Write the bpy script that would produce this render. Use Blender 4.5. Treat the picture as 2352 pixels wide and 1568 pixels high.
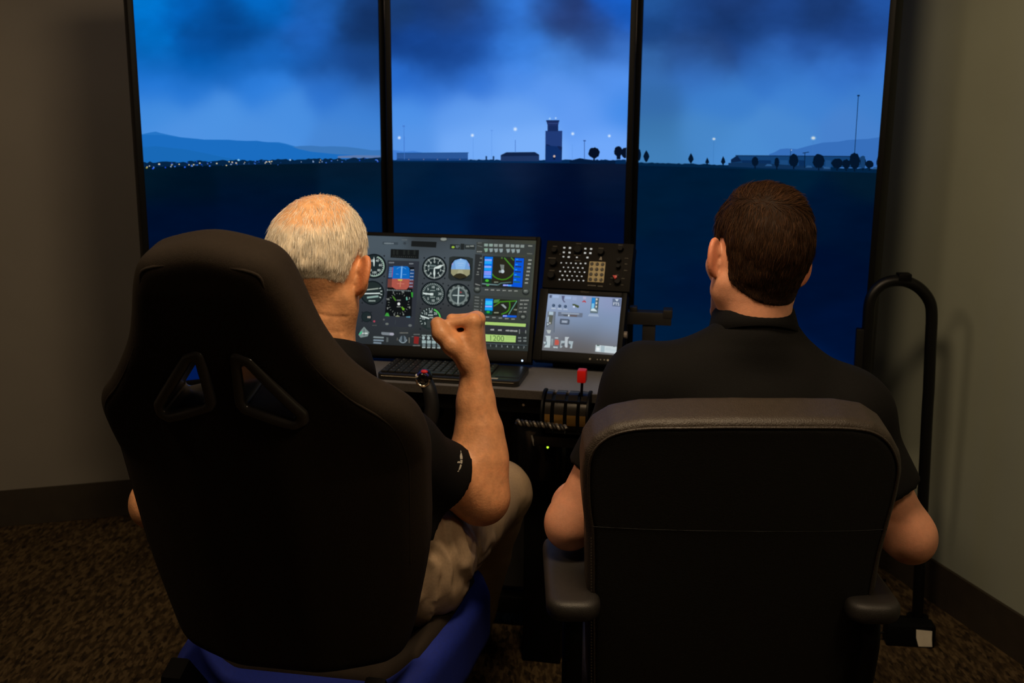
import bpy, bmesh, math, random
import numpy as np
from mathutils import Vector, Matrix

# ------------------------------------------------------------------ scene reset
for o in list(bpy.data.objects):
    bpy.data.objects.remove(o, do_unlink=True)
scn = bpy.context.scene
COL = scn.collection
random.seed(7)
rng = np.random.default_rng(7)

# ------------------------------------------------------------------ camera
FPX, CX, CY, CAMZ = 2600.0, 1176.0, 784.0, 1.5
PITCH, ROLL = math.radians(13.05), math.radians(0.45)
_f = np.array([0, math.cos(PITCH), -math.sin(PITCH)])
_u0 = np.array([0, math.sin(PITCH), math.cos(PITCH)])
_r0 = np.array([1.0, 0, 0])
_r = math.cos(ROLL) * _r0 + math.sin(ROLL) * _u0
_u = -math.sin(ROLL) * _r0 + math.cos(ROLL) * _u0
CAMP = np.array([0, 0, CAMZ])
cam_data = bpy.data.cameras.new('camera')
cam_data.sensor_width = 36.0
cam_data.lens = FPX / 2352.0 * 36.0
cam_data.clip_start = 0.05
cam_data.dof.use_dof = True
cam_data.dof.focus_distance = 2.0
cam_data.dof.aperture_fstop = 6.7
cam = bpy.data.objects.new('camera', cam_data)
cam.matrix_world = Matrix(((_r[0], _u[0], -_f[0], 0), (_r[1], _u[1], -_f[1], 0), (_r[2], _u[2], -_f[2], CAMZ), (0, 0, 0, 1)))
COL.objects.link(cam)
scn.camera = cam

# ------------------------------------------------------------------ world, lamps, exposure
world = bpy.data.worlds.new('world')
scn.world = world
world.use_nodes = True
world.node_tree.nodes['Background'].inputs[0].default_value = (0.010, 0.009, 0.008, 1)
world.node_tree.nodes['Background'].inputs[1].default_value = 0.1
scn.view_settings.view_transform = 'Standard'
scn.view_settings.look = 'None'
scn.view_settings.exposure = 0.0
scn.view_settings.gamma = 1.0
scn.view_settings.use_curve_mapping = False
CEIL = 2.55
# recessed warm ceiling lamps behind and above the two people, the last an added fill: (x, y, watts, spot half angle, radius)
LAMPS = [(0.10, 1.46, 88.0, 85, 0.25), (0.95, 0.75, 36, 85, 0.25), (-1.25, 1.45, 44, 85, 0.25)]
for lx, ly, le, la, lr in LAMPS:
    ld = bpy.data.lights.new('downlight_bulb', 'SPOT')
    ld.energy = le
    ld.color = (1.0, 0.74, 0.46)
    ld.spot_size = math.radians(2 * la)
    ld.spot_blend = 0.25
    ld.shadow_soft_size = lr
    lo = bpy.data.objects.new('downlight_bulb', ld)
    lo.location = (lx, ly, CEIL - 0.05)
    COL.objects.link(lo)

# ------------------------------------------------------------------ pixel helpers
def ray(x, y):
    return _f + _r * (x - CX) / FPX - _u * (y - CY) / FPX
def atD(x, y, D):
    d = ray(x, y)
    return CAMP + d * (D / d[1])
def atZ(x, y, z):
    d = ray(x, y)
    return CAMP + d * ((z - CAMZ) / d[2])
def proj(P):
    d = np.asarray(P, float) - CAMP
    z = d @ _f
    return np.stack([CX + FPX * (d @ _r) / z, CY - FPX * (d @ _u) / z], -1)
class Frame:
    """a plane in the room: O origin, a along, b up the plane, n towards the viewer"""
    def __init__(s, O, a, b):
        s.O = np.asarray(O, float)
        s.a = np.asarray(a, float) / np.linalg.norm(a)
        s.b = np.asarray(b, float) / np.linalg.norm(b)
        s.n = np.cross(s.a, s.b)
    def hit(s, x, y):
        d = ray(x, y)
        t = ((s.O - CAMP) @ s.n) / (d @ s.n)
        q = CAMP + d * t - s.O
        return np.array([q @ s.a, q @ s.b])
    def P(s, u, v, w=0.0):
        return s.O + s.a * u + s.b * v + s.n * w
    def M(s):
        return Matrix(((s.a[0], s.b[0], s.n[0], s.O[0]), (s.a[1], s.b[1], s.n[1], s.O[1]), (s.a[2], s.b[2], s.n[2], s.O[2]), (0, 0, 0, 1)))
def yaw_frame(O, yaw_deg, tilt_deg=0.0):
    """upright plane facing the viewer; yaw>0 turns its face to the left, tilt leans its top back"""
    a, T = math.radians(yaw_deg), math.radians(tilt_deg)
    fw = np.array([math.sin(a), math.cos(a), 0])
    rr = np.array([math.cos(a), -math.sin(a), 0])
    return Frame(O, rr, math.cos(T) * np.array([0, 0, 1.0]) + math.sin(T) * fw)

# ------------------------------------------------------------------ materials
def lin(c):
    c = np.asarray(c, float) / 255.0
    return np.where(c <= 0.04045, c / 12.92, ((c + 0.055) / 1.055) ** 2.4)
def mat(name, col, rough=0.6, metal=0.0, spec=0.5, noise=0.0, nscale=40.0, bump=0.0, bscale=200.0, sss=0.0, attr=None, sheen=0.0, coat=0.0, stretch=None):
    m = bpy.data.materials.new(name)
    m.use_nodes = True
    nt = m.node_tree
    b = nt.nodes['Principled BSDF']
    c = tuple(lin(col)) + (1,)
    b.inputs['Base Color'].default_value = c
    b.inputs['Roughness'].default_value = rough
    b.inputs['Metallic'].default_value = metal
    b.inputs['Specular IOR Level'].default_value = spec
    if sheen:
        b.inputs['Sheen Weight'].default_value = sheen
    if coat:
        b.inputs['Coat Weight'].default_value = coat
    if sss:
        b.inputs['Subsurface Weight'].default_value = sss
        b.inputs['Subsurface Radius'].default_value = (0.010, 0.0035, 0.0018)
        b.inputs['Subsurface Scale'].default_value = 1.0
    src = None
    tc = nt.nodes.new('ShaderNodeTexCoord')
    vec = tc.outputs['Object']
    if stretch:
        mp = nt.nodes.new('ShaderNodeMapping')
        mp.inputs['Scale'].default_value = stretch
        nt.links.new(vec, mp.inputs['Vector'])
        vec = mp.outputs['Vector']
    if attr:
        at = nt.nodes.new('ShaderNodeAttribute')
        at.attribute_name = attr
        src = at.outputs['Color']
    if noise:
        n = nt.nodes.new('ShaderNodeTexNoise')
        n.inputs['Scale'].default_value = nscale
        n.inputs['Detail'].default_value = 5
        nt.links.new(vec, n.inputs['Vector'])
        mr = nt.nodes.new('ShaderNodeMapRange')
        mr.inputs['From Min'].default_value = 0.3
        mr.inputs['From Max'].default_value = 0.7
        mr.inputs['To Min'].default_value = 1 - noise
        mr.inputs['To Max'].default_value = 1 + noise
        nt.links.new(n.outputs['Fac'], mr.inputs['Value'])
        mx = nt.nodes.new('ShaderNodeMix')
        mx.data_type = 'RGBA'
        mx.blend_type = 'MULTIPLY'
        mx.inputs[0].default_value = 1.0
        if src:
            nt.links.new(src, mx.inputs[6])
        else:
            mx.inputs[6].default_value = c
        nt.links.new(mr.outputs['Result'], mx.inputs[7])
        src = mx.outputs[2]
    if src:
        nt.links.new(src, b.inputs['Base Color'])
    if bump:
        n2 = nt.nodes.new('ShaderNodeTexNoise')
        n2.inputs['Scale'].default_value = bscale
        n2.inputs['Detail'].default_value = 3
        nt.links.new(vec, n2.inputs['Vector'])
        bp = nt.nodes.new('ShaderNodeBump')
        bp.inputs['Strength'].default_value = bump
        bp.inputs['Distance'].default_value = 0.004
        nt.links.new(n2.outputs['Fac'], bp.inputs['Height'])
        nt.links.new(bp.outputs['Normal'], b.inputs['Normal'])
    return m
def mat_emit(name, col=None, strength=1.0, attr=None):
    m = bpy.data.materials.new(name)
    m.use_nodes = True
    nt = m.node_tree
    nt.nodes.remove(nt.nodes['Principled BSDF'])
    e = nt.nodes.new('ShaderNodeEmission')
    e.inputs['Strength'].default_value = strength
    if attr:
        at = nt.nodes.new('ShaderNodeAttribute')
        at.attribute_name = attr
        nt.links.new(at.outputs['Color'], e.inputs['Color'])
    else:
        e.inputs['Color'].default_value = tuple(lin(col)) + (1,)
    nt.links.new(e.outputs[0], nt.nodes['Material Output'].inputs['Surface'])
    return m

# ------------------------------------------------------------------ object helpers
def tag(o, label=None, cat=None, group=None, kind=None):
    if label: o['label'] = label
    if cat: o['category'] = cat
    if group: o['group'] = group
    if kind: o['kind'] = kind
    return o
def empty(name, loc=(0, 0, 0), label=None, cat=None, group=None, mw=None):
    o = bpy.data.objects.new(name, None)
    o.empty_display_size = 0.05
    COL.objects.link(o)
    o.matrix_world = mw if mw is not None else Matrix.Translation(Vector(loc))
    return tag(o, label, cat, group)
def put(o, parent=None):
    """link o; its mesh is in world space unless the parent's space is wanted (see local=)"""
    COL.objects.link(o)
    if parent is not None:
        o.parent = parent
        o.matrix_parent_inverse = world_of(parent).inverted()
    return o
def world_of(o):
    m = o.matrix_basis.copy()
    if o.parent:
        return world_of(o.parent) @ o.matrix_parent_inverse @ m
    return m
def mesh_obj(name, verts, faces, material, parent=None, smooth=False, auto=None, local=False, colors=None):
    me = bpy.data.meshes.new(name)
    v = np.asarray(verts, np.float32)
    if isinstance(faces, np.ndarray) and faces.ndim == 2:
        nf, k = faces.shape
        me.vertices.add(len(v)); me.vertices.foreach_set('co', v.ravel())
        me.loops.add(nf * k); me.loops.foreach_set('vertex_index', faces.astype(np.int32).ravel())
        me.polygons.add(nf)
        me.polygons.foreach_set('loop_start', np.arange(0, nf * k, k, dtype=np.int32))
        me.update(calc_edges=True)
        me.validate()
    else:
        me.from_pydata([tuple(map(float, p)) for p in v], [], [tuple(map(int, f)) for f in faces])
        me.update()
    if colors is not None:
        ca = me.color_attributes.new('col', 'FLOAT_COLOR', 'POINT')
        c4 = np.ones((len(v), 4), np.float32); c4[:, :3] = colors
        ca.data.foreach_set('color', c4.ravel())
    if smooth:
        me.polygons.foreach_set('use_smooth', np.ones(len(me.polygons), bool))
    me.materials.append(material)
    o = bpy.data.objects.new(name, me)
    COL.objects.link(o)
    if parent is not None:
        o.parent = parent
        if not local:
            o.matrix_parent_inverse = world_of(parent).inverted()
    if auto is not None and smooth:
        try:
            me.set_sharp_from_angle(angle=math.radians(auto))
        except Exception:
            pass
    return o
def bm_obj(name, bm, material, parent=None, smooth=False, auto=35, local=False):
    bmesh.ops.recalc_face_normals(bm, faces=bm.faces)
    me = bpy.data.meshes.new(name)
    bm.to_mesh(me); bm.free()
    if smooth:
        me.polygons.foreach_set('use_smooth', np.ones(len(me.polygons), bool))
        me.set_sharp_from_angle(angle=math.radians(auto))
    me.materials.append(material)
    o = bpy.data.objects.new(name, me)
    COL.objects.link(o)
    if parent is not None:
        o.parent = parent
        if not local:
            o.matrix_parent_inverse = world_of(parent).inverted()
    return o
def bm_box(bm, fr, u0, u1, v0, v1, w0, w1, bevel=0.0, seg=2):
    """box in a Frame's axes"""
    b2 = bmesh.new()
    vs = [b2.verts.new(fr.P(u, v, w)) for u in (u0, u1) for v in (v0, v1) for w in (w0, w1)]
    for q in ((0, 1, 3, 2), (4, 6, 7, 5), (0, 4, 5, 1), (2, 3, 7, 6), (0, 2, 6, 4), (1, 5, 7, 3)):
        b2.faces.new([vs[i] for i in q])
    bmesh.ops.recalc_face_normals(b2, faces=b2.faces)
    if bevel:
        bmesh.ops.bevel(b2, geom=list(b2.edges), offset=bevel, segments=seg, affect='EDGES', profile=0.6)
    tmp = bpy.data.meshes.new('tmp'); b2.to_mesh(tmp); b2.free()
    bm.from_mesh(tmp); bpy.data.meshes.remove(tmp)
def box(name, fr, u0, u1, v0, v1, w0, w1, m, parent=None, bevel=0.0, seg=2, smooth=True):
    bm = bmesh.new()
    bm_box(bm, fr, u0, u1, v0, v1, w0, w1, bevel, seg)
    return bm_obj(name, bm, m, parent, smooth=bool(bevel) and smooth)
def bm_prism(bm, fr, pts, w0, w1, bevel=0.0, seg=2):
    b2 = bmesh.new()
    A = [b2.verts.new(fr.P(u, v, w0)) for u, v in pts]
    B = [b2.verts.new(fr.P(u, v, w1)) for u, v in pts]
    n = len(pts)
    b2.faces.new(A[::-1]); b2.faces.new(B)
    for i in range(n):
        b2.faces.new([A[i], A[(i + 1) % n], B[(i + 1) % n], B[i]])
    bmesh.ops.recalc_face_normals(b2, faces=b2.faces)
    if bevel:
        es = [e for e in b2.edges if (e.verts[0] in A) == (e.verts[1] in A)]
        bmesh.ops.bevel(b2, geom=es, offset=bevel, segments=seg, affect='EDGES', profile=0.6)
    tmp = bpy.data.meshes.new('tmp'); b2.to_mesh(tmp); b2.free()
    bm.from_mesh(tmp); bpy.data.meshes.remove(tmp)
def prism(name, fr, pts, w0, w1, m, parent=None, bevel=0.0, seg=2):
    bm = bmesh.new()
    bm_prism(bm, fr, pts, w0, w1, bevel, seg)
    return bm_obj(name, bm, m, parent, smooth=True)
def rrect(u0, u1, v0, v1, r, n=5):
    out = []
    for cx, cy, a0 in ((u1 - r, v1 - r, 0), (u0 + r, v1 - r, 90), (u0 + r, v0 + r, 180), (u1 - r, v0 + r, 270)):
        for i in range(n + 1):
            a = math.radians(a0 + 90 * i / n)
            out.append((cx + r * math.cos(a), cy + r * math.sin(a)))
    return out
def bm_cyl(bm, p, q, r1, r2=None, n=20, cap=True):
    p, q = Vector(p), Vector(q)
    r2 = r1 if r2 is None else r2
    d = (q - p)
    M = Matrix.Translation((p + q) / 2) @ d.to_track_quat('Z', 'Y').to_matrix().to_4x4()
    bmesh.ops.create_cone(bm, cap_ends=cap, segments=n, radius1=r1, radius2=r2, depth=d.length, matrix=M)
def cyl(name, p, q, r1, m, parent=None, r2=None, n=20):
    bm = bmesh.new()
    bm_cyl(bm, p, q, r1, r2, n)
    return bm_obj(name, bm, m, parent, smooth=True)
def tube_verts(path, radii, n=10, flat=None):
    P = np.asarray(path, float)
    R = np.broadcast_to(np.asarray(radii, float), (len(P),))
    T = np.gradient(P, axis=0)
    T /= np.linalg.norm(T, axis=1)[:, None] + 1e-12
    ref = np.array([0, 0, 1.0]) if abs(T[0][2]) < 0.9 else np.array([1.0, 0, 0])
    N = np.cross(T[0], ref); N /= np.linalg.norm(N)
    V = []
    for i in range(len(P)):
        N = N - T[i] * (N @ T[i]); N /= np.linalg.norm(N)
        B = np.cross(T[i], N)
        for k in range(n):
            a = 2 * math.pi * k / n
            V.append(P[i] + R[i] * (math.cos(a) * N + math.sin(a) * B))
    Fc = []
    for i in range(len(P) - 1):
        for k in range(n):
            k2 = (k + 1) % n
            Fc.append((i * n + k, i * n + k2, (i + 1) * n + k2, (i + 1) * n + k))
    Fc.append(tuple(range(n))[::-1])
    Fc.append(tuple((len(P) - 1) * n + k for k in range(n)))
    return V, Fc
def tube(name, path, radii, m, parent=None, n=10):
    V, Fc = tube_verts(path, radii, n)
    return mesh_obj(name, V, Fc, m, parent, smooth=True, auto=60)
def spline(pts, n=8):
    """Catmull-Rom through pts"""
    P = np.asarray(pts, float)
    Q = np.vstack([2 * P[0] - P[1], P, 2 * P[-1] - P[-2]])
    out = []
    for i in range(1, len(Q) - 2):
        for t in np.linspace(0, 1, n, endpoint=False):
            a, b, c, d = Q[i - 1], Q[i], Q[i + 1], Q[i + 2]
            out.append(0.5 * ((2 * b) + (-a + c) * t + (2 * a - 5 * b + 4 * c - d) * t * t + (-a + 3 * b - 3 * c + d) * t ** 3))
    out.append(P[-1])
    return np.array(out)

# ------------------------------------------------------------------ flat pictures shown on screens
class Pic:
    """polygons lying on a screen plane; given in photo pixels, kept as points of that plane"""
    def __init__(s, fr, off=0.0006, step=0.00004):
        s.fr, s.off, s.step = fr, off, step
        s.V, s.F, s.C, s.k = [], [], [], 0
        s.clip = None
    def _clip(s, uv):
        if s.clip is None: return uv
        u0, u1, v0, v1 = s.clip
        for ax, lim, sg in ((0, u0, 1), (0, u1, -1), (1, v0, 1), (1, v1, -1)):
            out = []
            for i in range(len(uv)):
                a, b = uv[i - 1], uv[i]
                da, db = sg * (a[ax] - lim), sg * (b[ax] - lim)
                if (da >= 0) != (db >= 0):
                    t = da / (da - db); out.append(a + (b - a) * t)
                if db >= 0: out.append(b)
            uv = out
            if len(uv) < 3: return []
        return uv
    def _add(s, uv, faces, col):
        b = len(s.V)
        w = s.off + s.step * s.k
        s.k += 1
        c = lin(col)
        for u, v in uv:
            s.V.append(s.fr.P(u, v, w)); s.C.append(c)
        for f in faces:
            s.F.append(tuple(b + i for i in f))
    def poly(s, pts, col):
        uv = [s.fr.hit(*p) for p in pts]
        ar = sum(uv[i][0] * uv[(i + 1) % len(uv)][1] - uv[(i + 1) % len(uv)][0] * uv[i][1] for i in range(len(uv)))
        if ar < 0: uv = uv[::-1]
        uv = s._clip(uv)
        if len(uv) < 3: return
        s._add(uv, [tuple(range(len(uv)))], col)
    def rect(s, x0, y0, x1, y1, col, sl=0.0, sh=0.0):
        """sl: slope of the horizontal edges, sh: slant of the vertical ones"""
        s.poly([(x0, y0), (x1, y0 + sl * (x1 - x0)), (x1 + sh * (y1 - y0), y1 + sl * (x1 - x0)), (x0 + sh * (y1 - y0), y1)], col)
    def line(s, p, q, w, col):
        p, q = np.asarray(p, float), np.asarray(q, float)
        d = (q - p) / (np.hypot(*(q - p)) + 1e-9)
        n = np.array([-d[1], d[0]]) * w / 2
        s.poly([p + n, q + n, q - n, p - n], col)
    def disc(s, x, y, rx, col, ry=None, n=28):
        ry = rx if ry is None else ry
        s.poly([(x + rx * math.cos(2 * math.pi * i / n), y + ry * math.sin(2 * math.pi * i / n)) for i in range(n)], col)
    def arc(s, x, y, r0, r1, a0, a1, col, n=24):
        """ring sector, angles in degrees clockwise from up"""
        A = [math.radians(a0 + (a1 - a0) * i / n) for i in range(n + 1)]
        uv = [s.fr.hit(x + r1 * math.sin(a), y - r1 * math.cos(a)) for a in A] + [s.fr.hit(x + r0 * math.sin(a), y - r0 * math.cos(a)) for a in A]
        s._add(uv, [(i, n + 1 + i, n + 2 + i, i + 1) for i in range(n)], col)
    def ticks(s, x, y, r0, r1, a0, a1, n, w, col):
        for i in range(n):
            a = math.radians(a0 + (a1 - a0) * i / max(1, n - 1))
            s.line((x + r0 * math.sin(a), y - r0 * math.cos(a)), (x + r1 * math.sin(a), y - r1 * math.cos(a)), w, col)
    def text(s, body, x, y, h, col, sl=0.0, sh=0.0, wf=1.0):
        """built-in font, x,y = left end of the base line in pixels, h = letter height in pixels"""
        cu = bpy.data.curves.new('t', 'FONT')
        cu.body = body
        ob = bpy.data.objects.new('t', cu)
        COL.objects.link(ob)
        bpy.context.view_layer.update()
        me = ob.evaluated_get(bpy.context.evaluated_depsgraph_get()).to_mesh()
        V = [(v.co.x, v.co.y) for v in me.vertices]
        Fc = [tuple(p.vertices) for p in me.polygons]
        ob.to_mesh_clear()
        bpy.data.objects.remove(ob); bpy.data.curves.remove(cu)
        k = h / 0.7
        uv = [s.fr.hit(x + k * wf * a - sh * k * b, y - k * b + sl * k * wf * a) for a, b in V]
        s._add(uv, Fc, col)
    def smear(s, x, y, n, col, h=2.0, w=2.0, gap=0.8, sl=0.0, jit=0.35):
        """a run of small unreadable letter-like marks"""
        for i in range(n):
            a = x + i * (w + gap)
            hh = h * (1 - jit * rng.random())
            s.rect(a, y + sl * (a - x) + (h - hh) / 2, a + w, y + sl * (a - x) + h - (h - hh) / 2, col, sl)
    def build(s, name, m, parent):
        return mesh_obj(name, s.V, s.F, m, parent, colors=np.array(s.C))
# ------------------------------------------------------------------ the room
M_wall = mat('painted_wall', (142, 147, 132), 0.85, noise=0.05, nscale=3.0, bump=0.06, bscale=350)
M_wall_l = mat('painted_wall_warm', (120, 115, 107), 0.85, noise=0.05, nscale=3.0, bump=0.06, bscale=350)
M_ceil = mat('ceiling_tile', (190, 186, 176), 0.9, noise=0.06, nscale=60)
M_base = mat('rubber_baseboard', (48, 41, 31), 0.55, noise=0.12, nscale=25, bump=0.05)
M_black = mat('black_plastic', (8, 8, 8), 0.5, spec=0.12, noise=0.1, nscale=80)
M_gloss = mat('gloss_black_plastic', (10, 10, 11), 0.18, noise=0.08, nscale=50)
M_metal_black = mat('black_painted_metal', (9, 9, 9), 0.4, metal=0.0, spec=0.3, noise=0.1, nscale=60)
M_white_trim = mat('white_enamel', (225, 222, 212), 0.4, noise=0.03)

M_lamp = mat_emit('lamp_diffuser', (255, 222, 176), 2.0)
def carpet_material():
    m = bpy.data.materials.new('loop_carpet'); m.use_nodes = True
    nt = m.node_tree; b = nt.nodes['Principled BSDF']
    b.inputs['Roughness'].default_value = 0.95
    b.inputs['Specular IOR Level'].default_value = 0.1
    tc = nt.nodes.new('ShaderNodeTexCoord')
    mp = nt.nodes.new('ShaderNodeMapping'); mp.inputs['Scale'].default_value = (1, 0.34, 1); mp.inputs['Rotation'].default_value = (0, 0, math.radians(-16.5))
    nt.links.new(tc.outputs['Object'], mp.inputs['Vector'])
    vo = nt.nodes.new('ShaderNodeTexVoronoi'); vo.inputs['Scale'].default_value = 125; vo.inputs['Randomness'].default_value = 0.9
    nt.links.new(mp.outputs[0], vo.inputs['Vector'])
    no = nt.nodes.new('ShaderNodeTexNoise'); no.inputs['Scale'].default_value = 70; no.inputs['Detail'].default_value = 4
    nt.links.new(mp.outputs[0], no.inputs['Vector'])
    n3 = nt.nodes.new('ShaderNodeTexNoise'); n3.inputs['Scale'].default_value = 5; n3.inputs['Detail'].default_value = 3
    nt.links.new(tc.outputs['Object'], n3.inputs['Vector'])
    ad = nt.nodes.new('ShaderNodeMath'); ad.operation = 'ADD'
    sep = nt.nodes.new('ShaderNodeSeparateColor'); nt.links.new(vo.outputs['Color'], sep.inputs[0])
    ml = nt.nodes.new('ShaderNodeMath'); ml.operation = 'MULTIPLY'; ml.inputs[1].default_value = 0.55
    nt.links.new(sep.outputs[0], ml.inputs[0])
    nt.links.new(ml.outputs[0], ad.inputs[0]); nt.links.new(no.outputs['Fac'], ad.inputs[1])
    cr = nt.nodes.new('ShaderNodeValToRGB')
    e = cr.color_ramp.elements
    e[0].position = 0.42; e[0].color = tuple(lin((30, 24, 15))) + (1,)
    e[1].position = 1.05; e[1].color = tuple(lin((86, 71, 48))) + (1,)
    k = cr.color_ramp.elements.new(0.78); k.color = tuple(lin((64, 51, 33))) + (1,)
    nt.links.new(ad.outputs[0], cr.inputs['Fac'])
    mr = nt.nodes.new('ShaderNodeMapRange'); mr.inputs['To Min'].default_value = 0.75; mr.inputs['To Max'].default_value = 1.25
    nt.links.new(n3.outputs['Fac'], mr.inputs['Value'])
    mx = nt.nodes.new('ShaderNodeMix'); mx.data_type = 'RGBA'; mx.blend_type = 'MULTIPLY'; mx.inputs[0].default_value = 1
    nt.links.new(cr.outputs[0], mx.inputs[6]); nt.links.new(mr.outputs[0], mx.inputs[7])
    nt.links.new(mx.outputs[2], b.inputs['Base Color'])
    bp = nt.nodes.new('ShaderNodeBump'); bp.inputs['Strength'].default_value = 0.9; bp.inputs['Distance'].default_value = 0.006
    nt.links.new(ad.outputs[0], bp.inputs['Height']); nt.links.new(bp.outputs[0], b.inputs['Normal'])
    return m
M_carpet = carpet_material()

RY = math.radians(16.5)
E1 = np.array([math.cos(RY), math.sin(RY), 0]); E2 = np.array([-math.sin(RY), math.cos(RY), 0])
W_FRONT, W_RIGHT, W_LEFT, W_BACK = 3.964, 2.085, -3.3, -2.6
ROOM = Frame((0, 0, 0), E1, E2)      # a = along the front wall, b = depth, n = up
def room_box(name, a0, a1, b0, b1, z0, z1, m, label=None):
    o = box(name, ROOM, a0, a1, b0, b1, z0, z1, m)
    tag(o, label, None, None, 'structure')
    return o
T = 0.08
room_box('floor', W_LEFT, W_RIGHT, W_BACK, W_FRONT, -T, 0, M_carpet, 'dark brown loop pile carpet floor')
room_box('wall_front', W_LEFT - T, W_RIGHT + T, W_FRONT, W_FRONT + T, -T, CEIL + T, M_wall_l, 'beige painted wall behind the screens')
room_box('wall_right', W_RIGHT, W_RIGHT + T, W_BACK, W_FRONT, -T, CEIL + T, M_wall, 'greenish grey painted wall beside the tube hoop')
room_box('wall_left', W_LEFT - T, W_LEFT, W_BACK, W_FRONT, -T, CEIL + T, M_wall_l, 'beige painted side wall')
room_box('wall_back', W_LEFT - T, W_RIGHT + T, W_BACK - T, W_BACK, -T, CEIL + T, M_wall, 'painted wall at the rear of the room')
room_box('ceiling', W_LEFT, W_RIGHT, W_BACK, W_FRONT, CEIL, CEIL + T, M_ceil, 'off-white ceiling')
BH = 0.128
room_box('baseboard_front', W_LEFT, W_RIGHT, W_FRONT - 0.010, W_FRONT, 0.001, BH, M_base, 'dark brown baseboard under the beige wall')
room_box('baseboard_right', W_RIGHT - 0.010, W_RIGHT, W_BACK, W_FRONT - 0.010, 0.001, BH, M_base, 'dark brown baseboard under the grey wall')
for i, (lx, ly, le, la, lr) in enumerate(LAMPS):
    root = empty('ceiling_lamp', (lx, ly, CEIL), ['round white ceiling lamp above the two seats', 'round white ceiling lamp near the grey wall', 'added round white fill lamp near the beige wall'][i], 'ceiling light', 'round ceiling lamps')
    n = 40
    def lathe(name, prof, m):
        bm = bmesh.new()
        ring = [[bm.verts.new((lx + rad * math.cos(2 * math.pi * k / n), ly + rad * math.sin(2 * math.pi * k / n), z)) for k in range(n)] for rad, z in prof]
        for a in range(len(prof) - 1):
            for k in range(n):
                bm.faces.new([ring[a][k], ring[a][(k + 1) % n], ring[a + 1][(k + 1) % n], ring[a + 1][k]])
        if name == 'diffuser': bm.faces.new(ring[-1])
        bm_obj(name, bm, m, root, smooth=True)
    R_ = lr + 0.02
    lathe('trim_ring', ((R_ + 0.02, CEIL), (R_ + 0.02, CEIL - 0.03), (R_, CEIL - 0.034), (R_ - 0.004, CEIL - 0.002)), M_white_trim)
    lathe('diffuser', ((R_ - 0.005, CEIL - 0.012), (R_ * 0.5, CEIL - 0.012)), M_lamp)

# ------------------------------------------------------------------ the three tall screens
def interp_field(ctrl):
    P = np.array([c[:2] for c in ctrl], float); Cc = np.array([lin(c[2]) for c in ctrl])
    def f(xy, s=46.0):
        out = np.zeros((len(xy), 3))
        for i in range(0, len(xy), 4000):
            q = xy[i:i + 4000]
            d2 = ((q[:, None, :] - P[None]) ** 2 * np.array([1.0, 1.6])).sum(-1)
            w = np.exp(-d2 / (2 * (s * 0.8) ** 2)) + 1e-7 / (1 + d2)
            out[i:i + 4000] = (w[..., None] * Cc[None]).sum(1) / w.sum(1)[:, None]
        return out
    return f
def vnoise(xy, scale, seed):
    g = np.random.default_rng(seed).random((64, 64))
    p = xy / scale
    i = np.floor(p).astype(int); t = p - i; t = t * t * (3 - 2 * t)
    a, b = i[:, 0] % 64, i[:, 1] % 64
    a2, b2 = (a + 1) % 64, (b + 1) % 64
    return (g[a, b] * (1 - t[:, 0]) + g[a2, b] * t[:, 0]) * (1 - t[:, 1]) + (g[a, b2] * (1 - t[:, 0]) + g[a2, b2] * t[:, 0]) * t[:, 1]
def fbm(xy, scale, seed, n=4):
    s, a, tot = 0, 1.0, 0
    for k in range(n):
        s = s + a * vnoise(xy, scale / 2 ** k, seed + k); tot += a; a *= 0.55
    return s / tot
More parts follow.
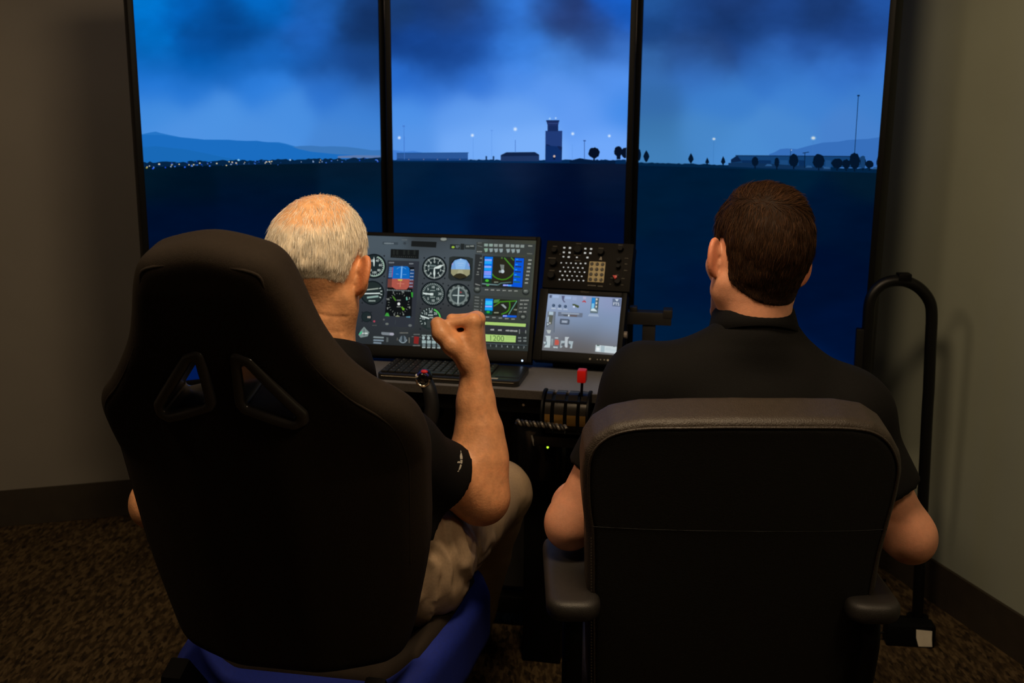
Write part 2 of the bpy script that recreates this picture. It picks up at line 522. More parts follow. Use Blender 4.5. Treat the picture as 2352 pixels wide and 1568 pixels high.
SKY = {
 'L': [(330, 10, (0, 118, 208)), (330, 90, (0, 105, 190)), (400, 30, (2, 92, 180)), (460, 60, (4, 76, 150)), (560, 60, (6, 70, 142)), (500, 75, (6, 66, 138)), (640, 20, (8, 98, 190)), (700, 70, (30, 92, 178)), (610, 5, (0, 110, 205)), (740, 20, (30, 98, 185)),
       (820, 30, (20, 52, 104)), (860, 60, (18, 48, 98)), (760, 130, (24, 72, 142)), (820, 170, (22, 64, 132)), (700, 110, (26, 94, 180)), (340, 150, (12, 102, 190)), (450, 150, (0, 92, 180)), (540, 150, (18, 98, 186)), (470, 100, (8, 80, 160)), (600, 130, (22, 98, 186)), (860, 130, (24, 66, 128)),
       (340, 200, (38, 120, 214)), (450, 200, (36, 118, 212)), (600, 205, (44, 124, 218)), (760, 205, (44, 114, 206)), (860, 210, (48, 108, 190)), (350, 260, (66, 140, 222)), (500, 260, (76, 146, 226)), (650, 260, (72, 142, 224)), (820, 260, (62, 130, 214)), (400, 320, (78, 146, 226)), (600, 315, (76, 144, 224)), (800, 320, (70, 134, 212))],
 'C': [(910, 20, (24, 58, 112)), (1000, 30, (22, 56, 116)), (1100, 60, (24, 62, 128)), (1060, 10, (36, 66, 122)), (960, 100, (20, 64, 138)), (1050, 130, (22, 64, 136)), (1000, 165, (24, 72, 150)), (1120, 120, (30, 84, 168)), (1150, 50, (36, 90, 180)), (1190, 20, (54, 128, 226)), (1195, 80, (58, 130, 226)), (1185, 120, (52, 120, 214)),
       (1240, 20, (40, 78, 150)), (1280, 60, (42, 66, 124)), (1320, 40, (38, 60, 116)), (1380, 70, (38, 66, 128)), (1350, 100, (44, 82, 152)), (1435, 30, (20, 92, 196)), (1420, 110, (60, 118, 206)), (1250, 130, (66, 132, 222)), (1300, 140, (76, 142, 232)),
       (930, 190, (40, 108, 206)), (1000, 210, (52, 120, 218)), (1100, 180, (50, 116, 214)), (1180, 180, (76, 140, 232)), (1280, 200, (92, 152, 240)), (1400, 190, (82, 144, 234)), (930, 260, (78, 146, 232)), (1050, 260, (96, 156, 238)), (1180, 260, (104, 162, 242)), (1350, 260, (98, 156, 242)), (1430, 260, (66, 138, 232)), (930, 330, (88, 150, 232)), (1080, 330, (114, 170, 246)), (1200, 330, (122, 176, 250)), (1400, 330, (112, 168, 250))],
 'R': [(1490, 15, (34, 84, 152)), (1500, 60, (26, 68, 132)), (1580, 40, (28, 66, 130)), (1680, 20, (26, 56, 112)), (1700, 70, (26, 62, 124)), (1800, 40, (28, 66, 132)), (1900, 30, (26, 58, 116)), (1980, 70, (30, 70, 142)), (2030, 20, (34, 84, 164)), (1640, 125, (34, 62, 116)), (1560, 110, (36, 72, 132)), (1760, 120, (36, 80, 152)), (1860, 110, (34, 76, 148)), (1980, 130, (42, 92, 172)),
       (1490, 150, (52, 104, 172)), (1620, 165, (52, 108, 186)), (1780, 160, (54, 118, 202)), (1900, 170, (54, 116, 202)), (2020, 180, (56, 118, 204)), (1500, 230, (52, 106, 170)), (1650, 230, (60, 126, 204)), (1850, 230, (62, 128, 208)), (2010, 230, (62, 126, 204)), (1500, 300, (58, 116, 172)), (1620, 310, (70, 134, 200)), (1800, 300, (72, 136, 208)), (1950, 290, (70, 128, 204)), (1500, 350, (66, 128, 186)), (1700, 345, (74, 140, 210))],
}
GROUND = {
 'L': [(340, 390, (2, 24, 40)), (600, 385, (2, 22, 38)), (860, 380, (6, 26, 46)), (400, 430, (0, 17, 34)), (600, 440, (0, 17, 42)), (400, 500, (0, 14, 42)), (600, 520, (0, 16, 46)), (860, 430, (0, 26, 50)), (860, 520, (0, 30, 66)), (430, 650, (0, 14, 46)), (430, 850, (0, 22, 74)), (800, 800, (0, 22, 60))],
 'C': [(910, 380, (4, 30, 58)), (1100, 390, (4, 28, 58)), (1200, 390, (14, 30, 60)), (1000, 450, (0, 26, 56)), (1150, 450, (2, 24, 54)), (1000, 520, (0, 28, 66)), (1150, 520, (0, 18, 52)), (1265, 390, (2, 14, 42)), (1280, 450, (0, 12, 42)), (1300, 520, (0, 10, 40)), (1400, 390, (10, 22, 48)), (1420, 450, (2, 18, 46)), (1400, 530, (0, 12, 44)), (1200, 800, (0, 14, 46))],
 'R': [(1480, 385, (0, 26, 54)), (1620, 390, (0, 26, 52)), (1800, 405, (0, 30, 54)), (1990, 405, (2, 26, 46)), (1500, 450, (0, 26, 52)), (1600, 520, (0, 24, 52)), (1900, 480, (0, 20, 48)), (1980, 520, (0, 16, 44)), (1500, 640, (0, 24, 54)), (1560, 740, (0, 26, 56)), (1580, 680, (0, 20, 52)), (1900, 640, (0, 14, 44)), (1950, 760, (0, 16, 50)), (1850, 850, (0, 22, 62))],
}
HORIZ = {'L': ((330, 379), (872, 366)), 'C': ((903, 367), (1437, 372)), 'R': ((1465, 374), (2013, 392))}
M_screen_pic = mat_emit('screen_picture', attr='col', strength=1.0)
TVW, TVH, TVZ0 = 0.684, 1.216, 0.655
BEZ = 0.0165
def make_tv(key, cx, cy, yaw, label, dep=0.045):
    O = np.array([cx, cy, TVZ0])
    fr = yaw_frame(O, yaw)
    root = empty('display_screen', (cx, cy + 0.05, 0), label, 'screen', 'tall screens side by side')
    # bezel: four bars round the picture
    u0, u1 = -TVW / 2, TVW / 2
    bm = bmesh.new()
    bm_box(bm, fr, u0 - BEZ, u0, -BEZ, TVH + BEZ, -dep, 0.006, 0.002)
    bm_box(bm, fr, u1, u1 + BEZ, -BEZ, TVH + BEZ, -dep, 0.006, 0.002)
    bm_box(bm, fr, u0, u1, -BEZ, 0, -dep, 0.006, 0.002)
    bm_box(bm, fr, u0, u1, TVH, TVH + BEZ, -dep, 0.006, 0.002)
    bm_obj('bezel', bm, M_black, root, smooth=True)
    box('back_housing', fr, u0 + 0.05, u1 - 0.05, 0.06, TVH - 0.06, -0.075, -0.012, M_black, root, bevel=0.012)
    # picture surface
    nx, ny = 150, 260
    U, V = np.meshgrid(np.linspace(u0, u1, nx), np.linspace(0, TVH, ny), indexing='ij')
    pts = fr.O + U[..., None] * fr.a + V[..., None] * fr.b
    pts = pts.reshape(-1, 3)
    px = proj(pts)
    (hx0, hy0), (hx1, hy1) = HORIZ[key]
    hy = hy0 + (hy1 - hy0) * (px[:, 0] - hx0) / (hx1 - hx0)
    warp = np.stack([fbm(px, 90, 3) - 0.5, fbm(px, 90, 11) - 0.5], -1) * np.array([56, 34])
    fade = np.clip((300 - px[:, 1]) / 140, 0.05, 1)[:, None]
    sky = interp_field(SKY[key])(px + warp * fade)
    cl = fbm(px * np.array([1, 1.9]), 120, 23, 5) - 0.5
    sky = sky * (1 + 0.6 * cl * np.clip((230 - px[:, 1]) / 150, 0.02, 1))[:, None]
    gr = interp_field(GROUND[key])(px + warp * 0.3)
    gr = gr * (1 + 0.25 * (fbm(px * np.array([1, 3.0]), 60, 31) - 0.5))[:, None]
    sky_top = np.clip(px[:, 1], 0, 9999)
    c = np.where((px[:, 1] < hy)[:, None], sky, gr)
    # move the grid row nearest the horizon onto it so that the edge stays crisp
    idx = np.arange(nx * ny).reshape(nx, ny)
    faces = np.stack([idx[:-1, :-1], idx[1:, :-1], idx[1:, 1:], idx[:-1, 1:]], -1).reshape(-1, 4)
    scr = mesh_obj('screen', pts, faces, M_screen_pic, root, colors=c)
    pic = Pic(fr, 0.0006, 0.00003)
    pic.clip = (u0 + 0.0005, u1 - 0.0005, 0.0, TVH)
    # stand behind
    bm = bmesh.new()
    bm_box(bm, fr, -0.05, 0.05, -TVZ0 + 0.02, 0.55, -0.125, -0.078, 0.004)
    bm_obj('stand_post', bm, M_metal_black, root, smooth=True)
    bm = bmesh.new()
    bm_box(bm, fr, -0.22, 0.22, -TVZ0 + 0.001, -TVZ0 + 0.025, -0.30, 0.10, 0.006)
    bm_obj('stand_foot', bm, M_metal_black, root, smooth=True)
    return root, scr, fr, pic, (u0, u1)
tvL = make_tv('L', -0.697, 3.245, -28, 'tall screen showing blue hills and town lights at dusk')
tvC = make_tv('C', -0.0126, 3.353, 2, 'tall screen showing an airport control tower against blue dusk sky')
tvR = make_tv('R', 0.668, 3.203, 29, 'tall screen showing a thin light mast and a row of trees', 0.085)
def zp(x0, y0, s):
    return lambda x, y: (x0 + x / s, y0 + y / s)
DK = (2, 20, 40)
# left screen: hills and the lights of a town
pl = tvL[3]
z = zp(240, 0, 2.8)
pl.poly([z(180, 868), z(245, 862), z(300, 850), z(330, 846), z(360, 855), z(420, 868), z(490, 882), z(600, 892), z(640, 897), z(800, 898), z(880, 906), z(980, 904), z(1040, 914), z(1120, 914), z(1160, 922), z(1230, 942), z(1290, 955), z(1300, 1050), z(180, 1060)], (36, 116, 198))
pl.poly([z(1200, 945), z(1260, 938), z(1330, 936), z(1400, 942), z(1460, 940), z(1560, 944), z(1640, 954), z(1720, 966), z(1775, 964), z(1775, 1022), z(1200, 1040)], (58, 118, 186))
pl.poly([z(180, 872), z(260, 866), z(380, 868), z(500, 886), z(640, 899), z(800, 901), z(980, 908), z(1110, 918), z(1170, 930), z(1250, 958), z(1330, 975), z(1500, 992), z(1776, 1000), z(1776, 1026), z(180, 1055)], (26, 108, 192))
pl.poly([z(180, 950), z(330, 940), z(520, 960), z(650, 985), z(760, 1010), z(900, 1030), z(180, 1056)], (24, 104, 182))
pl.poly([z(1500, 1003), z(1620, 997), z(1775, 1000), z(1775, 1016), z(1500, 1016)], (92, 122, 172))
pts = []
for i, x in enumerate(np.linspace(185, 1776, 90)):
    pts.append(z(x, 1046 - 30 * (x - 255) / 1520 + rng.uniform(-9, 4)))
pl.poly(pts + [z(1776, 1042), z(185, 1075)], (4, 34, 66))
for i in range(85):
    x = rng.uniform(255, 1760) if i > 45 else rng.uniform(255, 1150)
    y = 1068 - 38 * (x - 255) / 1500 + rng.normal(0, 9)
    c = [(60, 120, 235), (150, 180, 225), (225, 215, 180), (30, 80, 220), (20, 60, 120)][rng.integers(0, 5)]
    s_ = rng.uniform(0.7, 1.7)
    p = z(x, y)
    pl.rect(p[0] - s_, p[1] - s_ * 0.7, p[0] + s_, p[1] + s_ * 0.7, c)
for x, y, s_, c in ((350, 1055, 3.4, (205, 205, 190)), (430, 1060, 2.2, (200, 190, 160)), (860, 1028, 3.8, (120, 190, 235)), (1192, 1028, 3.0, (150, 190, 230)), (845, 1048, 2.6, (225, 200, 160)), (1060, 1040, 2.4, (215, 215, 200)), (270, 1078, 3.0, (160, 150, 60)), (310, 1083, 2.8, (40, 90, 240)), (515, 1074, 2.8, (40, 100, 245)), (720, 1050, 2.6, (210, 210, 190)), (675, 1066, 2.8, (60, 120, 240)), (390, 1076, 2.6, (30, 70, 210))):
    p = z(x, y); pl.disc(p[0], p[1], s_ * 0.75, c, s_ * 0.55, 8)
pl.build('screen_image', M_screen_pic, tvL[1])
# middle screen: tower, sheds, masts and lamps
pc = tvC[3]
z = zp(860, 200, 3.7935)
hz = lambda x: 367 + 5 * (x - 903) / 534
pc.poly([z(150, 545), z(200, 552), z(260, 562), z(340, 556), z(420, 570), z(420, 640), z(150, 640)], (66, 128, 216))
pts = [z(x, 634 + rng.uniform(-7, 5)) for x in np.linspace(150, 2200, 120)]
pc.poly(pts + [z(2200, 668), z(150, 650)], (4, 40, 82))
pc.poly([z(1700, 640), z(1790, 618), z(1850, 628), z(1960, 640), z(2100, 642), z(2100, 668), z(1700, 660)], (4, 26, 58))
pc.poly([z(195, 572), z(815, 569), z(815, 640), z(195, 640)], (42, 86, 152))
pc.poly([z(192, 572), z(818, 568), z(824, 575), z(195, 580)], (28, 78, 142))
pc.poly([z(195, 622), z(815, 622), z(815, 640), z(195, 640)], (24, 66, 128))
pc.poly([z(1100, 592), z(1150, 568), z(1398, 566), z(1436, 588), z(1436, 645), z(1100, 645)], (30, 52, 96))
pc.poly([z(1100, 592), z(1150, 567), z(1398, 565), z(1436, 588), z(1434, 598), z(1102, 602)], (16, 34, 70))
# control tower
pc.poly([z(1490, 380), z(1637, 380), z(1633, 650), z(1488, 650)], (32, 58, 118))
pc.poly([z(1489, 505), z(1636, 520), z(1633, 650), z(1488, 650)], (14, 44, 100))
pc.poly([z(1498, 496), z(1530, 506), z(1530, 512), z(1498, 506)], (14, 30, 74))
pc.poly([z(1595, 512), z(1632, 518), z(1632, 548), z(1615, 548), z(1595, 520)], (16, 34, 80))
pc.poly([z(1508, 335), z(1602, 335), z(1602, 384), z(1508, 384)], (22, 42, 92))
pc.poly([z(1498, 296), z(1610, 296), z(1600, 338), z(1510, 338)], (28, 46, 98))
pc.poly([z(1496, 288), z(1612, 288), z(1612, 298), z(1496, 298)], (20, 38, 86))
pc.line(z(1512, 316), z(1602, 316), 0.8, (60, 84, 150))
pc.disc(*z(1528, 274), 2.2, (160, 205, 250)); pc.disc(*z(1580, 270), 2.0, (175, 210, 250))
pc.disc(*z(1567, 602), 2.6, (205, 180, 170)); pc.rect(*z(1558, 612), *z(1576, 630), (6, 20, 52))
for x, y0, y1, w, c in ((258, 340, 572, 0.9, (62, 116, 200)), (262, 430, 630, 0.8, (70, 124, 210)), (860, 430, 628, 0.6, (82, 138, 224)), (1022, 378, 620, 0.6, (84, 140, 226)), (1228, 460, 570, 1.2, (62, 108, 190)), (1724, 500, 630, 0.6, (84, 140, 224)), (1830, 465, 630, 1.4, (46, 82, 150))):
    pc.line(z(x, y0), z(x, y1), w, c)
pc.rect(*z(1820, 462), *z(1842, 472), (50, 84, 150)); pc.rect(*z(246, 334), *z(266, 346), (70, 122, 206)); pc.rect(*z(1014, 375), *z(1032, 380), (82, 136, 220))
for x, y, r_ in ((217, 441, 2.8), (854, 420, 3.2), (1227, 366, 3.8), (1728, 406, 3.0), (2046, 425, 2.8)):
    pc.disc(*z(x, y), r_ * 1.5, (136, 184, 248)); pc.disc(*z(x, y), r_ * 0.85, (206, 226, 252))
def round_tree(pic, x, y, rx, ry, col, seed=0):
    rg = np.random.default_rng(seed)
    n = 26
    pic.poly([(x + rx * (1 + rg.uniform(-0.09, 0.09)) * math.cos(2 * math.pi * i / n), y + ry * (1 + rg.uniform(-0.09, 0.09)) * math.sin(2 * math.pi * i / n)) for i in range(n)], col)
TREE = (6, 16, 36)
p = z(1914, 572); round_tree(pc, p[0], p[1], 13, 12.5, TREE, 1); pc.rect(p[0] - 2, p[1] + 10, p[0] + 2, p[1] + 17, TREE)
p = z(2125, 560); round_tree(pc, p[0], p[1], 10, 12, TREE, 2); pc.rect(p[0] - 4, p[1] + 8, p[0] + 5, p[1] + 18, TREE)
p = z(2180, 572); round_tree(pc, p[0] + 1, p[1], 9, 12, TREE, 3)
for x in (975, 1038):
    pc.rect(*z(x - 7, 600), *z(x + 7, 636), (20, 52, 96))
for x in (300, 430, 550, 640, 745):
    pc.disc(*z(x, 629), 1.1, (120, 130, 160), n=8)
pc.build('screen_image', M_screen_pic, tvC[1])
# right screen: mountain, long hall, trees, mast
pr = tvR[3]
z = zp(1420, 180, 3.36)
pr.poly([z(1165, 585), z(1205, 570), z(1250, 545), z(1300, 540), z(1380, 545), z(1470, 520), z(1580, 495), z(1700, 488), z(1770, 475), z(1850, 470), z(1930, 466), z(2030, 452), z(2045, 452), z(2030, 700), z(1165, 660)], (54, 110, 186))
pts = [z(x, 650 + 46 * (x - 150) / 1850 + rng.uniform(-6, 4)) for x in np.linspace(158, 2012, 90)]
pr.poly(pts + [z(2005, 730), z(150, 672)], (2, 34, 66))
pr.poly([z(870, 625), z(920, 592), z(1790, 600), z(1800, 606), z(1905, 610), z(1905, 690), z(870, 668)], (18, 62, 112))
pr.poly([z(905, 592), z(1790, 598), z(1790, 604), z(905, 598)], (8, 34, 70))
pr.poly([z(870, 628), z(918, 594), z(955, 640), z(870, 650)], (10, 34, 70))
for x0_, x1_ in ((955, 1040), (1085, 1180), (1250, 1310), (1395, 1440), (1600, 1640)):
    pr.poly([z(x0_, 630), z(x1_, 632), z(x1_, 690), z(x0_, 684)], (10, 44, 88) if x0_ % 2 else (26, 72, 124))
pr.poly([z(850, 652), z(930, 648), z(1200, 660), z(1640, 690), z(1640, 712), z(850, 680)], (14, 46, 84))
for x, y in ((1160, 668), (1470, 680), (1985, 692), (1610, 690)):
    pr.poly([z(x - 28, y + 8), z(x - 10, y - 8), z(x + 20, y - 6), z(x + 30, y + 8)], (40, 84, 134))
pr.line(z(1854, 135), z(1825, 575), 1.7, (10, 44, 84)); pr.rect(*z(1845, 127), *z(1865, 138), (8, 36, 70))
TR2 = (3, 20, 42)
for k, (x, y0, y1, w) in enumerate(((218, 553, 645, 24), (562, 575, 655, 22), (688, 608, 664, 17), (811, 598, 668, 18))):
    c_, b_ = z(x, y0), z(x, y1)
    pr.poly([(c_[0], c_[1]), (c_[0] + w * 0.7 / 3.36, c_[1] + 8), (c_[0] + w / 3.36, c_[1] + 15), (c_[0] + w * 0.5 / 3.36, b_[1] - 4), (c_[0] + 1, b_[1]), (c_[0] - 1, b_[1]), (c_[0] - w * 0.6 / 3.36, b_[1] - 4), (c_[0] - w / 3.36, c_[1] + 14), (c_[0] - w * 0.6 / 3.36, c_[1] + 7)], TR2)
for k, (x, y, rx, ry) in enumerate(((1057, 640, 26, 38), (1225, 648, 18, 38), (1355, 632, 36, 50), (1548, 636, 46, 56), (1690, 655, 44, 38), (1760, 660, 30, 36), (1825, 636, 40, 64), (1890, 645, 22, 46), (1940, 662, 32, 30), (2012, 650, 18, 50), (165, 590, 12, 44))):
    p = z(x, y); round_tree(pr, p[0], p[1], rx / 3.36, ry / 3.36, TR2, 40 + k)
    if 900 < x < 1990: pr.rect(p[0] - 1.5, p[1], p[0] + 1.5, p[1] + (ry + 18) / 3.36, TR2)
pr.line(z(1442, 575), z(1440, 690), 1.6, TR2); pr.line(z(1424, 576), z(1474, 568), 1.8, (8, 40, 76)); pr.line(z(1332, 545), z(1330, 600), 1.3, (12, 46, 86))
pr.line(z(740, 470), z(735, 655), 0.7, (58, 116, 182)); pr.line(z(1506, 470), z(1502, 575), 0.6, (60, 116, 186))
for x, y, r_ in ((740, 467, 3.2), (1507, 460, 4.4)):
    pr.disc(*z(x, y), r_ * 1.5, (104, 158, 214), r_ * 1.2); pr.disc(*z(x, y), r_ * 0.9, (200, 214, 222), r_ * 0.7)
pr.poly([z(1872, 600), z(1906, 600), z(1906, 690), z(1872, 690)], (20, 60, 106))
pr.disc(*z(1338, 553), 1.2, (170, 200, 230), n=8)
pr.build('screen_image', M_screen_pic, tvR[1])
# ------------------------------------------------------------------ the desk
RIG = 11.0
ra = math.radians(RIG)
RF = np.array([math.sin(ra), math.cos(ra), 0]); RR = np.array([math.cos(ra), -math.sin(ra), 0])
ZD = 0.775
FE = atZ(1180, 893, ZD)                      # a point of the desk's front edge
DESK = Frame(FE, RR, RF)                     # u along the edge, v into the depth, w up (0 = desk top)
M_desk = mat('grey_laminate', (108, 108, 113), 0.42, noise=0.06, nscale=120)
M_desk_edge = mat('desk_edge_band', (58, 54, 50), 0.5, noise=0.25, nscale=300)
M_dark_panel = mat('dark_laminate', (44, 41, 38), 0.6, noise=0.1, nscale=30)
desk = empty('desk', DESK.P(0.1, 0.25, -ZD), 'grey topped simulator desk with black fascia under the instrument monitor', 'desk')
box('desk_top', DESK, -0.80, 0.62, 0.0, 0.42, -0.024, 0.0, M_desk, desk, bevel=0.003)
box('edge_band', DESK, -0.80, 0.62, -0.0025, 0.0005, -0.022, -0.002, M_desk_edge, desk)
box('fascia', DESK, -0.78, 0.60, 0.025, 0.045, -0.066, -0.024, M_black, desk, bevel=0.002)
for u in (-0.33, 0.02, 0.185):
    q = DESK.P(u, 0.0245, -0.045)
    cyl('screw', q, q - RF * 0.003, 0.0032, mat('screw_steel', (150, 145, 135), 0.3, 1.0), desk, n=10)
for u in (-0.76, 0.56):
    box('leg', DESK, u - 0.02, u + 0.02, 0.06, 0.36, -ZD + 0.002, -0.024, M_metal_black, desk, bevel=0.003)
box('modesty_panel', DESK, -0.74, 0.54, 0.30, 0.318, -ZD + 0.12, -0.024, M_dark_panel, desk)
box('footrest', DESK, -0.74, 0.54, 0.27, 0.33, -ZD + 0.05, -ZD + 0.10, M_metal_black, desk, bevel=0.004)

# ------------------------------------------------------------------ instrument monitor
MON = yaw_frame((0.0411, 2.824, 0.8197), 9.0, 26.0)     # origin = lower right corner of the lit picture
MW_, MH_ = 0.53, 0.298
M_panel_pic = mat_emit('panel_picture', attr='col', strength=1.0)
mon = empty('instrument_monitor', DESK.P(-0.22, 0.24, 0), 'wide black monitor showing aircraft gauges and a navigation display', 'monitor')
bm = bmesh.new()
bt, bs, bb = 0.010, 0.011, 0.030
bm_box(bm, MON, -MW_ - bs, -MW_, -bb, MH_ + bt, -0.03, 0.004, 0.002)
bm_box(bm, MON, 0, bs, -bb, MH_ + bt, -0.03, 0.004, 0.002)
bm_box(bm, MON, -MW_, 0, -bb, 0, -0.03, 0.004, 0.002)
bm_box(bm, MON, -MW_, 0, MH_, MH_ + bt, -0.03, 0.004, 0.002)
bm_obj('bezel', bm, M_black, mon, smooth=True)
box('back_housing', MON, -MW_ + 0.03, -0.03, 0.02, MH_ - 0.02, -0.055, -0.012, M_black, mon, bevel=0.01)
q = MON.P(-MW_ / 2, 0.06, -0.05)
foot = np.array([q[0], q[1], ZD]) + RF * 0.05
cyl('stand_neck', q, foot + np.array([0, 0, 0.012]), 0.02, M_black, mon)
box('stand_base', Frame(foot, RR, RF), -0.10, 0.10, -0.06, 0.07, 0.0005, 0.014, M_black, mon, bevel=0.004)
lx, ly = MON.hit(1200, 829)
M_led_w = mat_emit('blue_white_led', (190, 215, 255), 2.5)
cyl('power_light', MON.P(lx, ly, 0.004), MON.P(lx, ly, 0.006), 0.0022, M_led_w, mon, n=10)
# the picture's ground: a soft grey gradient
nx, ny = 40, 24
U, V = np.meshgrid(np.linspace(-MW_, 0, nx), np.linspace(0, MH_, ny), indexing='ij')
pts = (MON.O + U[..., None] * MON.a + V[..., None] * MON.b).reshape(-1, 3)
px = proj(pts)
pan = [(750, 560, (74, 86, 94)), (880, 565, (74, 86, 95)), (1010, 570, (74, 84, 92)), (1090, 570, (72, 82, 88)), (1050, 650, (66, 72, 76)), (1100, 650, (60, 66, 68)), (930, 650, (58, 64, 70)), (860, 640, (60, 68, 74)), (840, 730, (46, 50, 56)), (960, 720, (50, 54, 58)), (1060, 720, (52, 54, 56)), (830, 780, (40, 44, 46)), (1000, 780, (40, 44, 44)), (1120, 780, (48, 52, 50)), (1160, 560, (62, 66, 62)), (1220, 560, (64, 66, 54)), (1225, 640, (66, 70, 62)), (1150, 670, (62, 66, 64)), (1210, 720, (56, 62, 56)), (1210, 790, (44, 48, 46)), (1150, 750, (52, 58, 54)), (1000, 541, (44, 46, 46)), (1150, 545, (46, 46, 40))]
cc = interp_field(pan)(px, 40.0)
idx = np.arange(nx * ny).reshape(nx, ny)
faces = np.stack([idx[:-1, :-1], idx[1:, :-1], idx[1:, 1:], idx[:-1, 1:]], -1).reshape(-1, 4)
mscr = mesh_obj('screen', pts, faces, M_panel_pic, mon, colors=cc)
g = Pic(MON, 0.0004, 0.000012)
z = zp(800, 520, 5.0587)
WH, GR, LG = (205, 218, 214), (150, 162, 160), (110, 122, 124)
FACE = (30, 40, 42)
# tags and slots along the top
g.poly([z(400, 178), z(580, 184), z(576, 214), z(398, 208)], (58, 68, 76)); g.smear(*z(416, 186), 9, (120, 132, 138), 3.6, 2.0, 0.5, 0.03)
g.disc(*z(656, 196), 3.4, (54, 62, 68)); g.smear(*z(622, 150), 5, (98, 104, 106), 2.2, 2.0, 0.5)
g.poly([z(735, 168), z(1028, 180), z(1020, 246), z(730, 232)], (26, 28, 28))
g.poly([z(494, 262), z(822, 274), z(818, 378), z(490, 362)], (22, 24, 24))
for i in range(12):
    p = z(520 + i * 24, 345 + i * 1.0); g.disc(p[0], p[1], 0.8, (70, 74, 70), n=6)
for x in (520, 560, 640, 690, 760):
    g.poly([z(x, 275), z(x + 22, 276), z(x + 20, 330), z(x - 2, 328)], (34, 38, 36))
g.disc(*z(1108, 152), 8.8, (54, 58, 60), 5.5); g.disc(*z(1108, 148), 7.2, (122, 128, 122), 4.0); g.smear(*z(1082, 144), 5, (160, 164, 156), 2, 1.6, 0.6)
g.poly([z(1184, 206), z(1300, 212), z(1296, 268), z(1180, 262)], (40, 46, 46)); g.disc(*z(1218, 241), 3.6, (150, 186, 60), 2.4, 12)
g.smear(*z(1250, 222), 4, LG, 2.6, 1.6, 0.5); g.smear(*z(1252, 240), 3, LG, 2.2, 1.6, 0.5)
g.poly([z(1306, 200), z(1350, 202), z(1346, 272), z(1302, 270)], (34, 38, 38))
g.poly([z(1352, 210), z(1476, 216), z(1470, 270), z(1350, 264)], (44, 50, 50)); g.smear(*z(1370, 222), 3, (124, 130, 126), 4, 2, 0.5); g.smear(*z(1415, 222), 5, (150, 156, 150), 2.6, 1.6, 0.3)
def gauge(cx, cy, r, rim=(18, 24, 28), face=FACE):
    g.disc(cx, cy, r * 1.12, rim); g.disc(cx, cy, r, face)
    for sx, sy in ((-1, -1), (1, -1), (-1, 1), (1, 1)):
        g.disc(cx + sx * r * 0.92, cy + sy * r * 0.92, 2.0, (30, 34, 38), n=8)
def needle(cx, cy, ang, L, w, col=WH, tail=0.0):
    a = math.radians(ang)
    d = np.array([math.sin(a), -math.cos(a)]); n = np.array([-d[1], d[0]])
    c = np.array([cx, cy])
    g.poly([c - d * tail - n * w * 0.5, c + d * L * 0.55 - n * w, c + d * L, c + d * L * 0.55 + n * w, c - d * tail + n * w * 0.5], col)
def nums(cx, cy, r, labels, a0, a1, h, col=WH):
    for i, t in enumerate(labels):
        a = math.radians(a0 + (a1 - a0) * i / max(1, len(labels) - 1))
        g.text(t, cx + r * math.sin(a) - h * 0.32 * len(t), cy - r * math.cos(a) + h * 0.5, h, col)
# airspeed
c = z(300, 462); gauge(*c, 25.5)
g.arc(*c, 21.5, 24, 20, 200, (150, 176, 160)); g.ticks(*c, 19, 22, 20, 320, 24, 0.8, WH); nums(*c, 14.5, ['40', '60', '80', '100', '120', '140', '160'], 30, 330, 5.0)
needle(*c, 0, 22, 1.8)
# turn coordinator
c = z(280, 772); gauge(*c, 25.0, face=(34, 44, 44))
g.ticks(*c, 19, 23, 60, 120, 4, 1.6, WH); g.line((c[0] - 20, c[1] - 6), (c[0] + 14, c[1] - 10), 2.6, (150, 160, 150)); g.line((c[0] - 20, c[1] + 2), (c[0] + 18, c[1] + 1), 2.6, WH); g.line((c[0] - 12, c[1] + 11), (c[0] + 14, c[1] + 8), 4.2, (140, 168, 160)); g.smear(c[0] - 8, c[1] + 17, 6, (170, 186, 180), 3, 2, 0.6)
# third gauge and suction gauge, half hidden
c = z(215, 1050); gauge(*c, 11.0); g.smear(c[0] + 2, c[1] - 2, 2, (170, 160, 150), 6, 3)
c = z(186, 1232); g.poly([(c[0] - 13, c[1] + 6), (c[0] - 8, c[1] - 4), (c[0], c[1] - 13), (c[0] + 6, c[1] - 6), (c[0] + 12, c[1]), (c[0] + 8, c[1] + 9), (c[0] - 8, c[1] + 12)], (118, 132, 130)); g.line((c[0] - 4, c[1] + 2), (c[0] + 8, c[1] + 2), 2.2, (220, 228, 224)); g.line((c[0] - 5, c[1] - 2), (c[0] - 11, c[1] + 5), 3.0, (60, 190, 130)); g.line((c[0], c[1] - 8), (c[0], c[1] + 8), 1.4, (50, 60, 60))
# altimeter
c = z(1003, 486); gauge(*c, 25.5)
g.ticks(*c, 21, 24.6, 0, 352.8, 50, 0.7, WH); g.ticks(*c, 18.5, 24.6, 0, 324, 10, 1.4, WH); nums(*c, 14.5, list('0123456789'), 0, 324, 5.6)
g.rect(c[0] - 12, c[1] - 8, c[0] + 4, c[1] - 4, (96, 112, 112), 0.1); g.rect(c[0] - 13, c[1] - 1, c[0] - 2, c[1] + 2, (84, 98, 98))
needle(*c, 72, 24, 2.4); needle(*c, 82, 17, 2.8); needle(*c, 181, 23, 2.2, tail=0)
